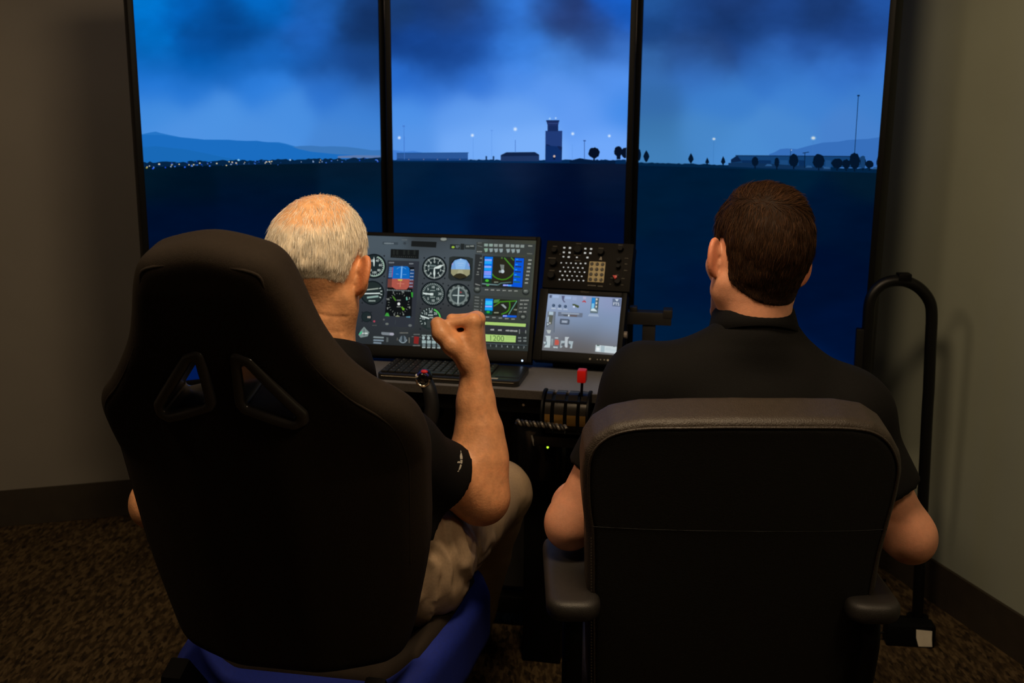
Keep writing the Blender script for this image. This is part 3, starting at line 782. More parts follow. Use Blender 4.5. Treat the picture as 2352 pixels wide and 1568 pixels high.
# attitude indicator
c = z(1305, 492)
g.poly([z(1176, 362), z(1220, 350), z(1400, 358), z(1452, 376), z(1440, 600), z(1425, 640), z(1190, 630), z(1164, 600)], (40, 46, 46)); g.disc(c[0], c[1], 24.5, (22, 26, 28), 25.5)
g.poly([z(1196, 500), z(1205, 440), z(1240, 395), z(1310, 376), z(1375, 392), z(1408, 440), z(1417, 503)], (112, 158, 214))
g.poly([z(1255, 500), z(1238, 415), z(1310, 378), z(1372, 412), z(1352, 502)], (132, 178, 228)); g.poly([z(1205, 440), z(1215, 428), z(1220, 446), z(1210, 455)], (170, 150, 210)); g.poly([z(1398, 448), z(1405, 430), z(1412, 455), z(1402, 465)], (170, 150, 210))
g.poly([z(1196, 500), z(1417, 503), z(1412, 560), z(1380, 584), z(1340, 556), z(1302, 546), z(1260, 552), z(1222, 578), z(1196, 548)], (148, 146, 112))
g.poly([z(1262, 552), z(1302, 546), z(1345, 557), z(1330, 510), z(1285, 508)], (164, 162, 130))
g.poly([z(1215, 586), z(1250, 558), z(1302, 548), z(1350, 560), z(1388, 590), z(1300, 612)], (50, 46, 30)); g.line(z(1270, 430), z(1345, 432), 0.7, (180, 205, 235)); g.line(z(1285, 455), z(1330, 457), 0.7, (180, 205, 235)); g.poly([z(1305, 378), z(1318, 386), z(1305, 392)], WH)
# vertical speed (two-way dial)
c = z(985, 786); gauge(*c, 25.5, face=(44, 56, 56))
g.ticks(*c, 20.5, 24.4, -90, 250, 36, 0.7, WH); nums(*c, 15.5, ['0', '5', '10', '15', '20', '15', '10', '5'], -90, 225, 5.2)
g.smear(c[0] - 6, c[1] - 9, 4, (130, 146, 142), 3, 2.4, 0.6); g.smear(c[0] - 6, c[1] + 6, 4, (140, 156, 150), 3, 2.4, 0.6); g.line((c[0] - 22, c[1] - 1), (c[0] - 4, c[1] + 1), 3.2, WH); g.line((c[0] - 6, c[1] + 1), (c[0] + 1, c[1] + 1), 5.5, WH)
# course indicator with a toothed card
c = z(1282, 806); gauge(*c, 25.0, face=(40, 48, 48))
g.arc(*c, 16.5, 21, 0, 360, (112, 124, 122), 40)
for i in range(12):
    a = math.radians(i * 30); g.line((c[0] + 20 * math.sin(a), c[1] - 20 * math.cos(a)), (c[0] + 23.5 * math.sin(a), c[1] - 23.5 * math.cos(a)), 5.0, (116, 126, 124))
g.disc(*c, 15.8, (54, 66, 68)); g.line((c[0] - 13, c[1] - 0.6), (c[0] + 14, c[1] + 0.4), 2.2, (176, 190, 188)); g.line((c[0] + 1.0, c[1] - 19), (c[0] - 1.0, c[1] + 19), 3.0, (170, 184, 182)); g.poly([(c[0] + 4, c[1] - 10), (c[0] + 9, c[1] - 7), (c[0] + 4, c[1] - 5)], (150, 70, 70))
# engine speed with a green arc
c = z(958, 1076); gauge(*c, 25.5, rim=(46, 50, 52), face=(36, 46, 46))
g.arc(*c, 21, 24, 20, 104, (86, 190, 88)); g.ticks(*c, 21, 24.5, -120, 10, 9, 1.0, WH); nums(*c, 16.5, ['5', '10', '15', '20', '25', '30', '35'], -130, 130, 5.4)
g.smear(c[0] - 5, c[1] - 10, 4, (170, 184, 180), 3.6, 2.4, 0.4); g.smear(c[0] - 2, c[1] - 4, 3, (160, 174, 170), 3.0, 2.4, 0.4); g.line((c[0] - 22, c[1] - 6), (c[0] - 3, c[1] - 0.5), 3.0, WH); g.poly([(c[0] - 8, c[1] + 4), (c[0] + 6, c[1] + 2), (c[0] + 14, c[1] + 10), (c[0] + 4, c[1] + 21), (c[0] - 8, c[1] + 20)], (52, 60, 60))
# electronic flight display
g.poly([z(462, 398), z(830, 410), z(800, 830), z(770, 1180), z(410, 1160), z(430, 830)], (46, 50, 58))
g.smear(*z(476, 418), 5, (124, 130, 136), 3.0, 2.0, 0.5); g.smear(*z(712, 430), 4, (124, 130, 136), 3.0, 2.0, 0.5)
g.poly([z(478, 470), z(772, 480), z(748, 740), z(740, 1052), z(428, 1044), z(460, 740)], (16, 18, 20))
g.poly([z(528, 466), z(690, 468), z(716, 490), z(718, 616), z(514, 612)], (14, 100, 184)); g.poly([z(478, 470), z(528, 468), z(516, 612), z(470, 606)], (20, 60, 110)); g.poly([z(520, 480), z(528, 480), z(516, 596), z(508, 596)], (150, 80, 120))
g.poly([z(718, 520), z(772, 522), z(766, 625), z(716, 622)], (18, 66, 122))
g.poly([z(514, 612), z(718, 616), z(712, 700), z(680, 738), z(560, 736), z(508, 706)], (168, 84, 72)); g.poly([z(466, 614), z(514, 614), z(508, 716), z(460, 710)], (112, 62, 56)); g.poly([z(716, 622), z(766, 625), z(758, 725), z(708, 722)], (96, 52, 58))
g.poly([z(620, 468), z(636, 468), z(626, 608), z(610, 608)], (110, 170, 230)); g.poly([z(580, 618), z(636, 620), z(628, 636), z(584, 634)], (196, 186, 80)); g.line(z(570, 668), z(655, 672), 1.2, (210, 120, 110)); g.line(z(612, 640), z(606, 710), 2.2, (190, 120, 90))
g.arc(*z(622, 545), 13, 14, -50, 50, (90, 160, 225)); g.line(z(556, 556), z(590, 560), 1, (90, 160, 225)); g.line(z(640, 562), z(680, 564), 1, (90, 160, 225))
for i in range(6):
    p = z(484 - i * 2, 482 + i * 20); g.smear(p[0], p[1], 3, (120, 160, 200), 2.6, 1.8, 0.5)
    p = z(728 - i * 3, 505 + i * 38); g.smear(p[0], p[1], 3, (140, 160, 190), 2.8, 2.2, 0.5)
c = z(590, 900)
for i in range(24):
    a = math.radians(i * 15 + 6); r0 = 22 if i % 2 else 20.5
    g.line((c[0] + r0 * math.sin(a), c[1] - r0 * math.cos(a)), (c[0] + 24.5 * math.sin(a), c[1] - 24.5 * math.cos(a)), 1.2, (110, 116, 110))
for i in range(8):
    a = math.radians(i * 45 + 20); g.text('N3E6S9W2'[i], c[0] + 27.5 * math.sin(a) - 2, c[1] - 27.5 * math.cos(a) + 2, 4.6, (170, 176, 170))
g.disc(c[0] + 0.5, c[1] + 1, 3.2, (224, 226, 224)); g.smear(c[0] - 4, c[1] - 9, 4, (120, 124, 120), 3.2, 1.8, 0.6); g.smear(c[0] - 4, c[1] + 6, 4, (120, 124, 120), 3.0, 1.8, 0.6)
g.line((c[0] - 13, c[1] - 16), (c[0] - 6, c[1] - 6), 3.0, (72, 122, 40)); g.line((c[0] + 7, c[1] + 8), (c[0] + 12, c[1] + 14), 3.6, (92, 150, 40)); g.disc(c[0] + 11, c[1] + 13, 2.6, (110, 170, 40)); g.poly([z(735, 770), z(758, 772), z(755, 830), z(742, 828)], (50, 150, 50)); g.poly([z(676, 830), z(690, 826), z(694, 860), z(678, 862)], (110, 180, 160))
g.poly([z(430, 1046), z(448, 1008), z(470, 1010), z(486, 1050)], (60, 150, 60)); g.poly([z(550, 1052), z(580, 1035), z(606, 1054)], (150, 156, 120)); g.poly([z(676, 1052), z(726, 1048), z(722, 1066), z(680, 1062)], (90, 140, 160)); g.smear(*z(455, 735), 14, (110, 122, 124), 3.6, 2.4, 1.6, 0.04)
g.disc(*z(420, 1088), 2.2, (90, 94, 92), n=10); g.disc(*z(456, 1138), 3.8, (104, 110, 106), 2.6, 12); g.disc(*z(724, 1156), 4.2, (98, 104, 104), 3.0, 12); g.line(z(556, 1090), z(552, 1140), 1, (60, 66, 70))
# lower row of switches
g.disc(*z(308, 1108), 2.4, (170, 64, 84), n=12); g.smear(*z(286, 1148), 5, (80, 84, 78), 2.4, 1.6, 0.5)
g.poly([z(395, 1232), z(530, 1240), z(540, 1262), z(526, 1274), z(400, 1264), z(388, 1248)], (120, 128, 134)); g.poly([z(490, 1240), z(530, 1242), z(538, 1262), z(524, 1272), z(488, 1268)], (160, 158, 172))
for y, w in ((1282, 120), (1316, 118), (1346, 92)):
    g.poly([z(300, y), z(300 + w, y + 6), z(298 + w, y + 24), z(297, y + 18)], (116, 132, 144) if y > 1300 else (126, 138, 140))
g.smear(*z(450, 1290), 2, (96, 104, 104), 12, 1.6, 0.8)
c = z(642, 1312); g.arc(*c, 8.0, 9.6, 100, 260, (140, 156, 164)); g.disc(*c, 7.6, (96, 108, 116)); g.poly([(c[0] - 2, c[1] - 8), (c[0] + 2, c[1] - 8), (c[0] + 3, c[1] + 7), (c[0] - 3, c[1] + 7)], (48, 58, 64)); g.smear(c[0] - 8, c[1] - 15, 8, (120, 120, 112), 2.4, 2, 0.5); g.smear(c[0] + 13, c[1] - 4, 1, (110, 108, 98), 14, 2.2); g.smear(c[0] - 14, c[1] - 4, 1, (90, 90, 86), 9, 2.2)
g.poly([z(772, 1282), z(828, 1288), z(820, 1372), z(766, 1364)], (128, 36, 34)); g.smear(*z(764, 1254), 6, (110, 112, 110), 2.4, 1.9, 0.5); g.smear(*z(756, 1382), 7, (112, 114, 112), 2.8, 1.9, 0.5); g.rect(*z(742, 1282), *z(766, 1290), (100, 104, 104)); g.rect(*z(834, 1288), *z(850, 1296), (100, 104, 104))
for i in range(6):
    x = 862 + i * 58
    g.smear(*z(x, 1264 + i * 2), 4, (150, 166, 164), 2.6, 2.0, 0.4)
    p = z(x + 18, 1300 + i * 2); g.disc(p[0], p[1], 3.2, (160, 178, 178), 4.0, 14)
    p = z(x, 1328 + i * 2); g.rect(p[0], p[1], p[0] + 9, p[1] + 7, (150, 170, 170)); g.rect(p[0] + 1, p[1] + 8, p[0] + 8, p[1] + 14, (106, 120, 122))
    g.smear(*z(x + 2, 1402 + i * 2), 3, (170, 184, 182), 3.2, 2.2, 0.4)
# audio panel and navigator column
g.poly([z(1496, 190), z(2180, 215), z(2160, 345), z(1490, 318)], (58, 62, 60))
for i in range(8):
    x = 1585 + i * 57 + (22 if i > 3 else 0)
    g.poly([z(x, 208 + i * 2), z(x + 44, 210 + i * 2), z(x + 40, 242 + i * 2), z(x - 2, 240 + i * 2)], (136, 156, 148) if i < 2 else (132, 142, 138))
for i in range(7):
    x = 1582 + i * 58 + (24 if i > 3 else 0)
    g.poly([z(x, 264 + i * 2), z(x + 46, 262 + i * 2), z(x + 40, 300 + i * 2), z(x + 14, 308 + i * 2)], (138, 152, 154) if i else (130, 160, 142))
g.smear(*z(2095, 226), 4, (150, 154, 144), 3.4, 2, 0.4, 0.05); g.smear(*z(2082, 318), 6, (110, 114, 104), 2.6, 1.6, 0.4, 0.05); g.smear(*z(1510, 195), 4, (104, 108, 106), 2.6, 2, 0.4); g.line(z(1505, 232), z(1562, 246), 1.2, (104, 110, 110)); g.smear(*z(1500, 294), 5, (130, 134, 132), 3.2, 2, 0.4)
g.poly([z(1480, 330), z(1560, 336), z(1548, 720), z(1462, 710)], (44, 47, 48)); g.poly([z(2062, 350), z(2150, 356), z(2120, 740), z(2030, 730)], (58, 62, 58))
g.poly([z(1572, 350), z(2052, 372), z(2032, 740), z(1556, 712)], (36, 40, 38))
g.poly([z(1688, 372), z(1942, 384), z(1920, 670), z(1672, 655)], (40, 38, 28))
g.poly([z(1590, 360), z(1686, 364), z(1672, 616), z(1578, 610)], (6, 110, 225))
for y, h, c_ in ((388, 22, (140, 170, 250)), (410, 36, (40, 170, 245)), (466, 22, (150, 175, 250)), (488, 32, (20, 160, 240)), (526, 24, (150, 150, 240)), (552, 20, (140, 160, 250)), (578, 26, (110, 160, 250))):
    x = 1592 - (y - 388) * 0.05; g.smear(*z(x, y), 5, c_, h / 5.06, 2.8, 0.4, 0.03, 0.15)
g.poly([z(1575, 616), z(1670, 622), z(1668, 668), z(1572, 662)], (24, 50, 36)); g.disc(*z(1618, 638), 4.2, (70, 180, 50), 3.0, 12)
g.poly([z(1560, 668), z(1740, 684), z(1740, 694), z(1560, 680)], (110, 140, 144)); g.poly([z(1740, 686), z(1776, 662), z(1900, 652), z(1900, 660), z(1780, 672), z(1745, 696)], (84, 116, 112)); g.disc(*z(1626, 690), 3.6, (70, 160, 70), 2.4, 10)
GN = (62, 128, 26)
pth = [z(1675, 560), z(1700, 592), z(1740, 616), z(1790, 628), z(1840, 622), z(1885, 596), z(1920, 560), z(1928, 545)]
for a_, b_ in zip(pth[:-1], pth[1:]): g.line(a_, b_, 2.6, GN)
g.line(z(1818, 374), z(1934, 510), 2.8, (70, 134, 40)); g.line(z(1895, 372), z(1930, 405), 2.6, (70, 120, 50)); g.disc(*z(1790, 376), 2.2, (70, 100, 50), n=10)
g.poly([z(1768, 452), z(1818, 456), z(1812, 520), z(1782, 518)], (112, 120, 116)); g.disc(*z(1798, 532), 4.0, (186, 200, 204)); g.disc(*z(1768, 534), 2.8, (130, 142, 146), n=12)
g.smear(*z(1700, 650), 5, (140, 150, 130), 2.6, 1.6, 0.3)
g.poly([z(1942, 376), z(2046, 382), z(2024, 718), z(1800, 700), z(1804, 682), z(1918, 684)], (8, 84, 216))
for i in range(5):
    y = 410 + i * 59; x = 1952 - i * 6
    g.poly([z(x, y), z(x + 72, y + 4), z(x + 70, y + 18), z(x - 2, y + 14)], (34, 50, 60) if i < 3 else (40, 96, 50)); g.smear(*z(x, y - 22), 3, (40, 160, 250), 2.6, 1.6, 0.3)
g.smear(*z(1806, 684), 4, (170, 180, 250), 3.4, 2.4, 0.4); g.smear(*z(1860, 688), 3, (90, 180, 250), 3.4, 2.4, 0.4)
for i in range(7):
    g.smear(*z(2098 - i * 7, 392 + i * 44), 3, (156, 160, 152), 4.0, 2.2, 0.3)
for i, y in enumerate((372, 420, 452, 492, 532, 560)):
    g.smear(*z(1540 - i * 9, y), 2 + i % 2, (126, 130, 126), 3.2, 1.6, 0.5)
g.smear(*z(1482, 672), 4, (140, 142, 138), 2.6, 2.4, 0.4, 0.3)
for i in range(6):
    g.smear(*z(1594 + i * 68, 738 + i * 3), 4, (146, 150, 144), 2.8, 1.7, 0.3)
for p in (z(1506, 748), z(2068, 772)):
    g.disc(*p, 8.5, (38, 42, 40), 8); g.disc(p[0], p[1] - 2, 6.2, (78, 84, 80), 5.0); g.smear(p[0] - 3.5, p[1] - 4, 3, (150, 154, 148), 2.6, 1.8, 0.4)
# second navigator
g.poly([z(1466, 806), z(2120, 840), z(2095, 1100), z(1450, 1070)], (56, 60, 58)); g.poly([z(1588, 842), z(1975, 868), z(1965, 1060), z(1588, 1040)], (36, 38, 30))
g.poly([z(1600, 848), z(1688, 852), z(1684, 990), z(1592, 984)], (8, 128, 232))
for y, h, c_ in ((872, 30, (70, 190, 245)), (900, 20, (50, 210, 240)), (930, 18, (150, 180, 250)), (955, 24, (20, 170, 240))):
    g.smear(*z(1602 - (y - 872) * 0.05, y), 5, c_, h / 5.06, 2.7, 0.4, 0.03, 0.1)
g.poly([z(1596, 988), z(1682, 992), z(1678, 1034), z(1592, 1030)], (16, 70, 60)); g.disc(*z(1632, 1004), 4.0, (50, 170, 60), 2.6, 12)
g.line(z(1694, 890), z(1966, 876), 2.6, GN); pth = [z(1880, 880), z(1884, 940), z(1870, 985), z(1840, 1010), z(1785, 1030)]
for a_, b_ in zip(pth[:-1], pth[1:]): g.line(a_, b_, 2.8, GN)
g.line(z(1964, 878), z(1868, 1034), 1.8, (96, 150, 134)); g.poly([z(1700, 862), z(1770, 858), z(1745, 892), z(1700, 900)], (80, 130, 70)); g.line(z(1696, 938), z(1765, 895), 2.0, (84, 130, 40))
g.poly([z(1778, 918), z(1808, 914), z(1844, 950), z(1834, 968)], (150, 160, 160)); g.poly([z(1802, 1040), z(1962, 1046), z(1958, 1068), z(1800, 1062)], (16, 90, 215)); g.smear(*z(1804, 1042), 4, (170, 180, 250), 3, 2, 0.4); g.smear(*z(1930, 968), 3, (130, 130, 116), 4, 2.0, 0.4); g.smear(*z(1700, 1004), 5, (140, 146, 124), 3.2, 1.9, 0.3)
for i in range(4):
    for j in range(2):
        g.smear(*z(2004 - i * 5 + j * 52, 862 + i * 44), 4 if i == 0 else 3, (140, 144, 138), 3.2, 2.0, 0.4)
for i in range(5):
    g.smear(*z(1606 + i * 74, 1056 + i * 6), 4, (140, 146, 140), 2.8, 1.7, 0.3); g.smear(*z(1478 - i * 2, 824 + i * 36), 4, (112, 116, 114), 3.0, 2.0, 0.6, 0.1); g.smear(*z(1556 - i * 4, 855 + i * 40), 1, (112, 116, 114), 5.0, 2.0)
p = z(2036, 1060); g.disc(*p, 8.0, (40, 44, 42)); g.disc(p[0], p[1], 5.2, (84, 90, 84), 4.2); g.smear(p[0] - 3, p[1] - 1.5, 3, (150, 154, 148), 2.6, 1.6, 0.4)
# autopilot and transponder strips
g.poly([z(1450, 1100), z(2096, 1130), z(2084, 1240), z(1440, 1210)], (46, 48, 52)); g.poly([z(1440, 1222), z(2084, 1250), z(2070, 1420), z(1430, 1400)], (42, 46, 46))
g.poly([z(1480, 1112), z(2070, 1142), z(2066, 1178), z(1476, 1146)], (166, 202, 112))
for x in (1660, 1748, 1836, 1884, 1930):
    g.smear(*z(x, 1200 + (x - 1660) * 0.06), 4, (164, 168, 164), 4.0, 1.8, 0.3)
g.smear(*z(1990, 1205), 1, (120, 126, 122), 11, 2.2); g.smear(*z(2062, 1208), 1, (120, 126, 122), 11, 2.2)
g.poly([z(1470, 1256), z(1955, 1282), z(1950, 1358), z(1464, 1340)], (168, 204, 118)); g.text('1200', *z(1640, 1336), 12.5, (84, 116, 62), 0.05)
g.line(z(1838, 1296), z(1945, 1302), 1.2, (140, 180, 96)); g.line(z(1836, 1318), z(1940, 1324), 1.2, (146, 184, 100))
for i in range(2):
    for j in range(2):
        g.smear(*z(1980 + j * 60, 1294 + i * 36), 3, (120, 128, 126), 4.2, 2.0, 0.5)
for i, t in enumerate('01234567'):
    g.text(t, *z(1590 + i * 64, 1402 + i * 4), 4.8, (160, 170, 168))
g.line(z(1560, 1366), z(2086, 1392), 0.8, (90, 104, 108))
g.build('screen_image', M_panel_pic, mscr)
# ------------------------------------------------------------------ small touch monitor and the control box above it
SM = yaw_frame((0.263, 2.773, 0.8235), 14.5, 25.4)     # origin = lower right corner of the lit picture
SW_, SH_ = 0.192, 0.15
sm = empty('touch_monitor', DESK.P(0.26, 0.2, 0), 'small square touch monitor with a pale blue grey control page', 'monitor')
def ext(fr, pts):
    a = np.array([fr.hit(*p) for p in pts])
    return a
o4 = ext(SM, [(1243, 663), (1447, 673), (1420, 838), (1221, 827)])
u0, u1 = (o4[0, 0] + o4[3, 0]) / 2, (o4[1, 0] + o4[2, 0]) / 2
v0, v1 = (o4[2, 1] + o4[3, 1]) / 2, (o4[0, 1] + o4[1, 1]) / 2
bm = bmesh.new()
bm_box(bm, SM, u0, -SW_, v0, v1, -0.035, 0.004, 0.002); bm_box(bm, SM, 0, u1, v0, v1, -0.035, 0.004, 0.002)
bm_box(bm, SM, -SW_, 0, v0, 0, -0.035, 0.004, 0.002); bm_box(bm, SM, -SW_, 0, SH_, v1, -0.035, 0.004, 0.002)
bm_obj('bezel', bm, M_black, sm, smooth=True)
box('back_housing', SM, u0 + 0.02, u1 - 0.02, v0 + 0.02, v1 - 0.01, -0.06, -0.012, M_black, sm, bevel=0.008)
q = SM.P(-SW_ / 2, 0.03, -0.05); ft = np.array([q[0], q[1], ZD]) + RF * 0.03
cyl('stand_neck', q, ft + np.array([0, 0, 0.01]), 0.016, M_black, sm)
box('stand_base', Frame(ft, RR, RF), -0.075, 0.075, -0.06, 0.05, 0.0005, 0.012, M_black, sm, bevel=0.003)
lx, ly = SM.hit(1441, 767)
cyl('side_knob', SM.P(u1 - 0.001, ly, -0.01), SM.P(u1 + 0.008, ly, -0.01), 0.009, mat('grey_knob', (120, 112, 104), 0.5), sm)
nx, ny = 16, 14
U, V = np.meshgrid(np.linspace(-SW_, 0, nx), np.linspace(0, SH_, ny), indexing='ij')
pts = (SM.O + U[..., None] * SM.a + V[..., None] * SM.b).reshape(-1, 3)
cc = interp_field([(1265, 685, (148, 166, 196)), (1340, 685, (140, 156, 190)), (1420, 690, (138, 150, 186)), (1265, 720, (134, 150, 178)), (1340, 730, (128, 148, 180)), (1420, 740, (126, 146, 178)), (1260, 760, (116, 124, 138)), (1340, 760, (112, 124, 142)), (1410, 775, (120, 130, 150)), (1255, 795, (108, 108, 110)), (1330, 790, (100, 98, 102)), (1400, 805, (108, 106, 104)), (1330, 810, (92, 88, 84))])(proj(pts), 30.0)
idx = np.arange(nx * ny).reshape(nx, ny)
faces = np.stack([idx[:-1, :-1], idx[1:, :-1], idx[1:, 1:], idx[:-1, 1:]], -1).reshape(-1, 4)
sscr = mesh_obj('screen', pts, faces, M_panel_pic, sm, colors=cc)
s = Pic(SM, 0.0004, 0.000015)
z = zp(1240, 660, 8.71)
SL = 0.065
s.poly([z(195, 150), z(245, 155), z(235, 210), z(190, 205)], (84, 96, 124)); s.poly([z(262, 150), z(385, 158), z(378, 210), z(255, 205)], (160, 180, 214))
s.poly([z(435, 165), z(500, 168), z(490, 205), z(478, 250), z(515, 298), z(480, 300), z(445, 240)], (92, 96, 128)); s.poly([z(505, 175), z(630, 185), z(620, 235), z(500, 228)], (156, 178, 216))
s.poly([z(655, 185), z(740, 190), z(730, 260), z(655, 250)], (150, 166, 200)); s.poly([z(862, 180), z(928, 185), z(922, 235), z(862, 230)], (170, 172, 200))
s.poly([z(842, 290), z(870, 262), z(905, 258), z(930, 300), z(900, 302), z(885, 282), z(862, 300)], (178, 58, 62))
for x in (275, 398, 512):
    p = z(x, 360 + (x - 275) * 0.09); s.disc(*p, 3.6, (58, 76, 102)); s.disc(p[0] - 0.8, p[1] - 0.8, 1.5, (86, 106, 134), n=10); s.smear(p[0] - 5, p[1] + 5, 5, (182, 194, 208), 3.0, 1.7, 0.3, SL)
s.poly([z(650, 330), z(700, 332), z(782, 365), z(785, 400), z(760, 412), z(720, 390), z(655, 360)], (70, 82, 54)); s.disc(*z(683, 386), 2.6, (196, 206, 236), n=14)
s.poly([z(1040, 200), z(1185, 208), z(1160, 520), z(1005, 510)], (96, 112, 120)); s.poly([z(1045, 205), z(1115, 208), z(1095, 400), z(1030, 395)], (36, 130, 205)); s.poly([z(1040, 320), z(1090, 322), z(1080, 430), z(1030, 425)], (120, 190, 226)); s.poly([z(1025, 430), z(1090, 420), z(1150, 480), z(1020, 470)], (206, 222, 228))
for y in (238, 315, 385):
    s.disc(*z(1140 - (y - 238) * 0.06, y), 2.2, (210, 206, 196), n=12)
s.poly([z(1160, 210), z(1186, 210), z(1165, 430), z(1140, 428)], (70, 84, 84)); s.poly([z(985, 530), z(1165, 540), z(1185, 588), z(965, 575)], (156, 172, 196))
s.poly([z(1456, 222), z(1630, 232), z(1612, 388), z(1450, 376)], (98, 112, 138)); s.poly([z(1500, 232), z(1580, 238), z(1545, 282)], (196, 208, 224)); s.text('FTS', *z(1466, 356), 6.6, (222, 230, 240), SL)
s.poly([z(160, 480), z(322, 486), z(270, 930), z(110, 925)], (112, 120, 132)); s.poly([z(186, 484), z(272, 490), z(266, 552), z(180, 546)], (170, 190, 204)); s.poly([z(185, 555), z(268, 560), z(238, 740), z(175, 735)], (88, 92, 84)); s.poly([z(160, 590), z(182, 590), z(170, 700), z(148, 696)], (170, 186, 204))
s.poly([z(135, 690), z(175, 705), z(210, 700), z(200, 735), z(160, 770), z(135, 800)], (64, 74, 88)); s.poly([z(150, 705), z(185, 740), z(145, 765)], (188, 200, 206)); s.disc(*z(200, 712), 2.0, (192, 190, 186), n=10); s.poly([z(132, 850), z(225, 855), z(205, 925), z(160, 920)], (176, 184, 184)); s.line(z(310, 490), z(285, 900), 1.4, (84, 96, 114))
s.poly([z(370, 490), z(860, 515), z(850, 600), z(362, 575)], (104, 114, 132)); s.poly([z(430, 500), z(790, 520), z(785, 545), z(428, 525)], (150, 162, 180)); s.poly([z(460, 545), z(750, 558), z(740, 588), z(490, 575)], (82, 86, 92)); s.poly([z(610, 552), z(750, 558), z(742, 586), z(605, 580)], (100, 86, 84)); s.poly([z(568, 545), z(598, 547), z(594, 582), z(564, 580)], (206, 216, 222))
s.poly([z(415, 625), z(580, 635), z(600, 655), z(590, 735), z(570, 748), z(412, 738), z(398, 715), z(404, 642)], (78, 88, 104)); s.poly([z(438, 655), z(560, 662), z(552, 715), z(434, 708)], (134, 146, 166)); s.smear(*z(452, 672), 5, (172, 182, 196), 3, 1.6, 0.4, SL)
s.poly([z(105, 965), z(218, 970), z(212, 1140), z(200, 1205), z(80, 1200), z(128, 1130), z(132, 1000)], (186, 200, 204)); s.poly([z(72, 1085), z(132, 1090), z(128, 1140), z(90, 1130)], (178, 192, 196)); s.poly([z(130, 1080), z(142, 1080), z(138, 1150), z(100, 1150)], (100, 118, 126)); s.poly([z(230, 1025), z(270, 1030), z(255, 1165), z(232, 1160)], (140, 152, 156))
s.poly([z(305, 1045), z(370, 1048), z(388, 1100), z(372, 1155), z(295, 1150)], (188, 88, 76)); s.smear(*z(302, 995), 4, (180, 190, 196), 3.4, 1.7, 0.3, SL); s.smear(*z(272, 1178), 5, (186, 198, 202), 4, 1.8, 0.2, SL)
s.poly([z(505, 990), z(592, 995), z(560, 1040), z(555, 1200), z(520, 1205), z(500, 1180)], (182, 190, 196)); s.poly([z(425, 1065), z(500, 1070), z(498, 1110), z(430, 1120), z(425, 1170), z(460, 1180), z(420, 1215), z(405, 1200)], (164, 178, 184)); s.poly([z(580, 1070), z(672, 1080), z(655, 1150), z(645, 1220), z(600, 1218), z(620, 1160), z(575, 1110)], (164, 178, 184)); s.poly([z(445, 1125), z(500, 1128), z(500, 1150), z(448, 1148)], (84, 96, 104)); s.poly([z(565, 1135), z(618, 1138), z(612, 1160), z(560, 1155)], (84, 96, 104))
s.poly([z(1120, 1150), z(1540, 1190), z(1528, 1325), z(1108, 1285)], (196, 208, 212)); s.poly([z(1225, 1165), z(1300, 1172), z(1290, 1300), z(1218, 1292)], (164, 182, 190)); s.poly([z(1140, 1152), z(1195, 1156), z(1190, 1175), z(1140, 1172)], (84, 110, 100)); s.poly([z(1470, 1175), z(1500, 1178), z(1498, 1192), z(1470, 1190)], (80, 92, 92)); s.disc(*z(1165, 1235), 4.0, (226, 232, 234), n=14); s.line(z(1310, 1240), z(1530, 1262), 1.0, (168, 186, 194)); s.line(z(1318, 1215), z(1430, 1222), 1.0, (176, 190, 200))
so_ = s.build('screen_image', M_panel_pic, sscr); so_['kind'] = 'stuff'
# faint maker's lettering and the buttons under the picture (on the bezel)
M_print = mat('grey_print', (92, 88, 80), 0.7, noise=0.05)
t = Pic(SM, 0.0043, 0.00002)
t.text('GVision', 1334, 672.5, 4.2, (90, 86, 80), 0.05)
t.build('maker_lettering', M_print, sm)
M_btn = mat('pale_button', (150, 146, 136), 0.5, noise=0.05)
for x, y, w in ((1009, 1437, 3.0), (1155, 1447, 1.3), (1220, 1450, 1.7), (1295, 1455, 1.8), (1365, 1462, 3.4), (1440, 1470, 2.4)):
    lu, lv = SM.hit(1240 + x / 8.71, 660 + y / 8.71)
    cyl('menu_button', SM.P(lu, lv, 0.003), SM.P(lu, lv, 0.0055), w * 0.0007 + 0.0004, M_btn, sm, n=12)

# control box with keypad
cb = empty('control_box', SM.P(-0.1, v1 + 0.01, -0.02), 'black avionics control box with knobs and a beige keypad above the touch monitor', 'control panel')
o4 = ext(SM, [(1259, 553), (1456, 561), (1448, 671), (1244, 661)])
cu0, cu1 = (o4[0, 0] + o4[3, 0]) / 2, (o4[1, 0] + o4[2, 0]) / 2
cv0, cv1 = v1 + 0.0015, (o4[0, 1] + o4[1, 1]) / 2
M_box = mat('dark_panel_paint', (13, 11, 9), 0.6, spec=0.12, noise=0.08, nscale=60)
box('housing', SM, cu0, cu1, cv0, cv1, -0.05, 0.006, M_box, cb, bevel=0.003)
z = zp(1200, 520, 4.7525)
M_beige = mat('beige_keypad', (178, 166, 128), 0.6, noise=0.06)
M_key = mat('dark_rubber_key', (34, 30, 24), 0.5)
kp = ext(SM, [z(738, 390), z(912, 398), z(892, 622), z(716, 612)])
ku0, ku1 = (kp[0, 0] + kp[3, 0]) / 2, (kp[1, 0] + kp[2, 0]) / 2
kv0, kv1 = (kp[2, 1] + kp[3, 1]) / 2, (kp[0, 1] + kp[1, 1]) / 2
box('keypad_plate', SM, ku0, ku1, kv0, kv1, 0.006, 0.0085, M_beige, cb, bevel=0.0008)
kb = None
for i in range(4):
    for j in range(3):
        u = ku0 + (j + 0.5) / 3 * (ku1 - ku0); v = kv1 - (i + 0.5) / 4 * (kv1 - kv0)
        p0, p1 = SM.P(u, v, 0.0085), SM.P(u, v, 0.0115)
        k_ = cyl('keypad_button', p0, p1, 0.0044, M_key, cb, n=14)
t = Pic(SM, 0.01165, 0.00001)
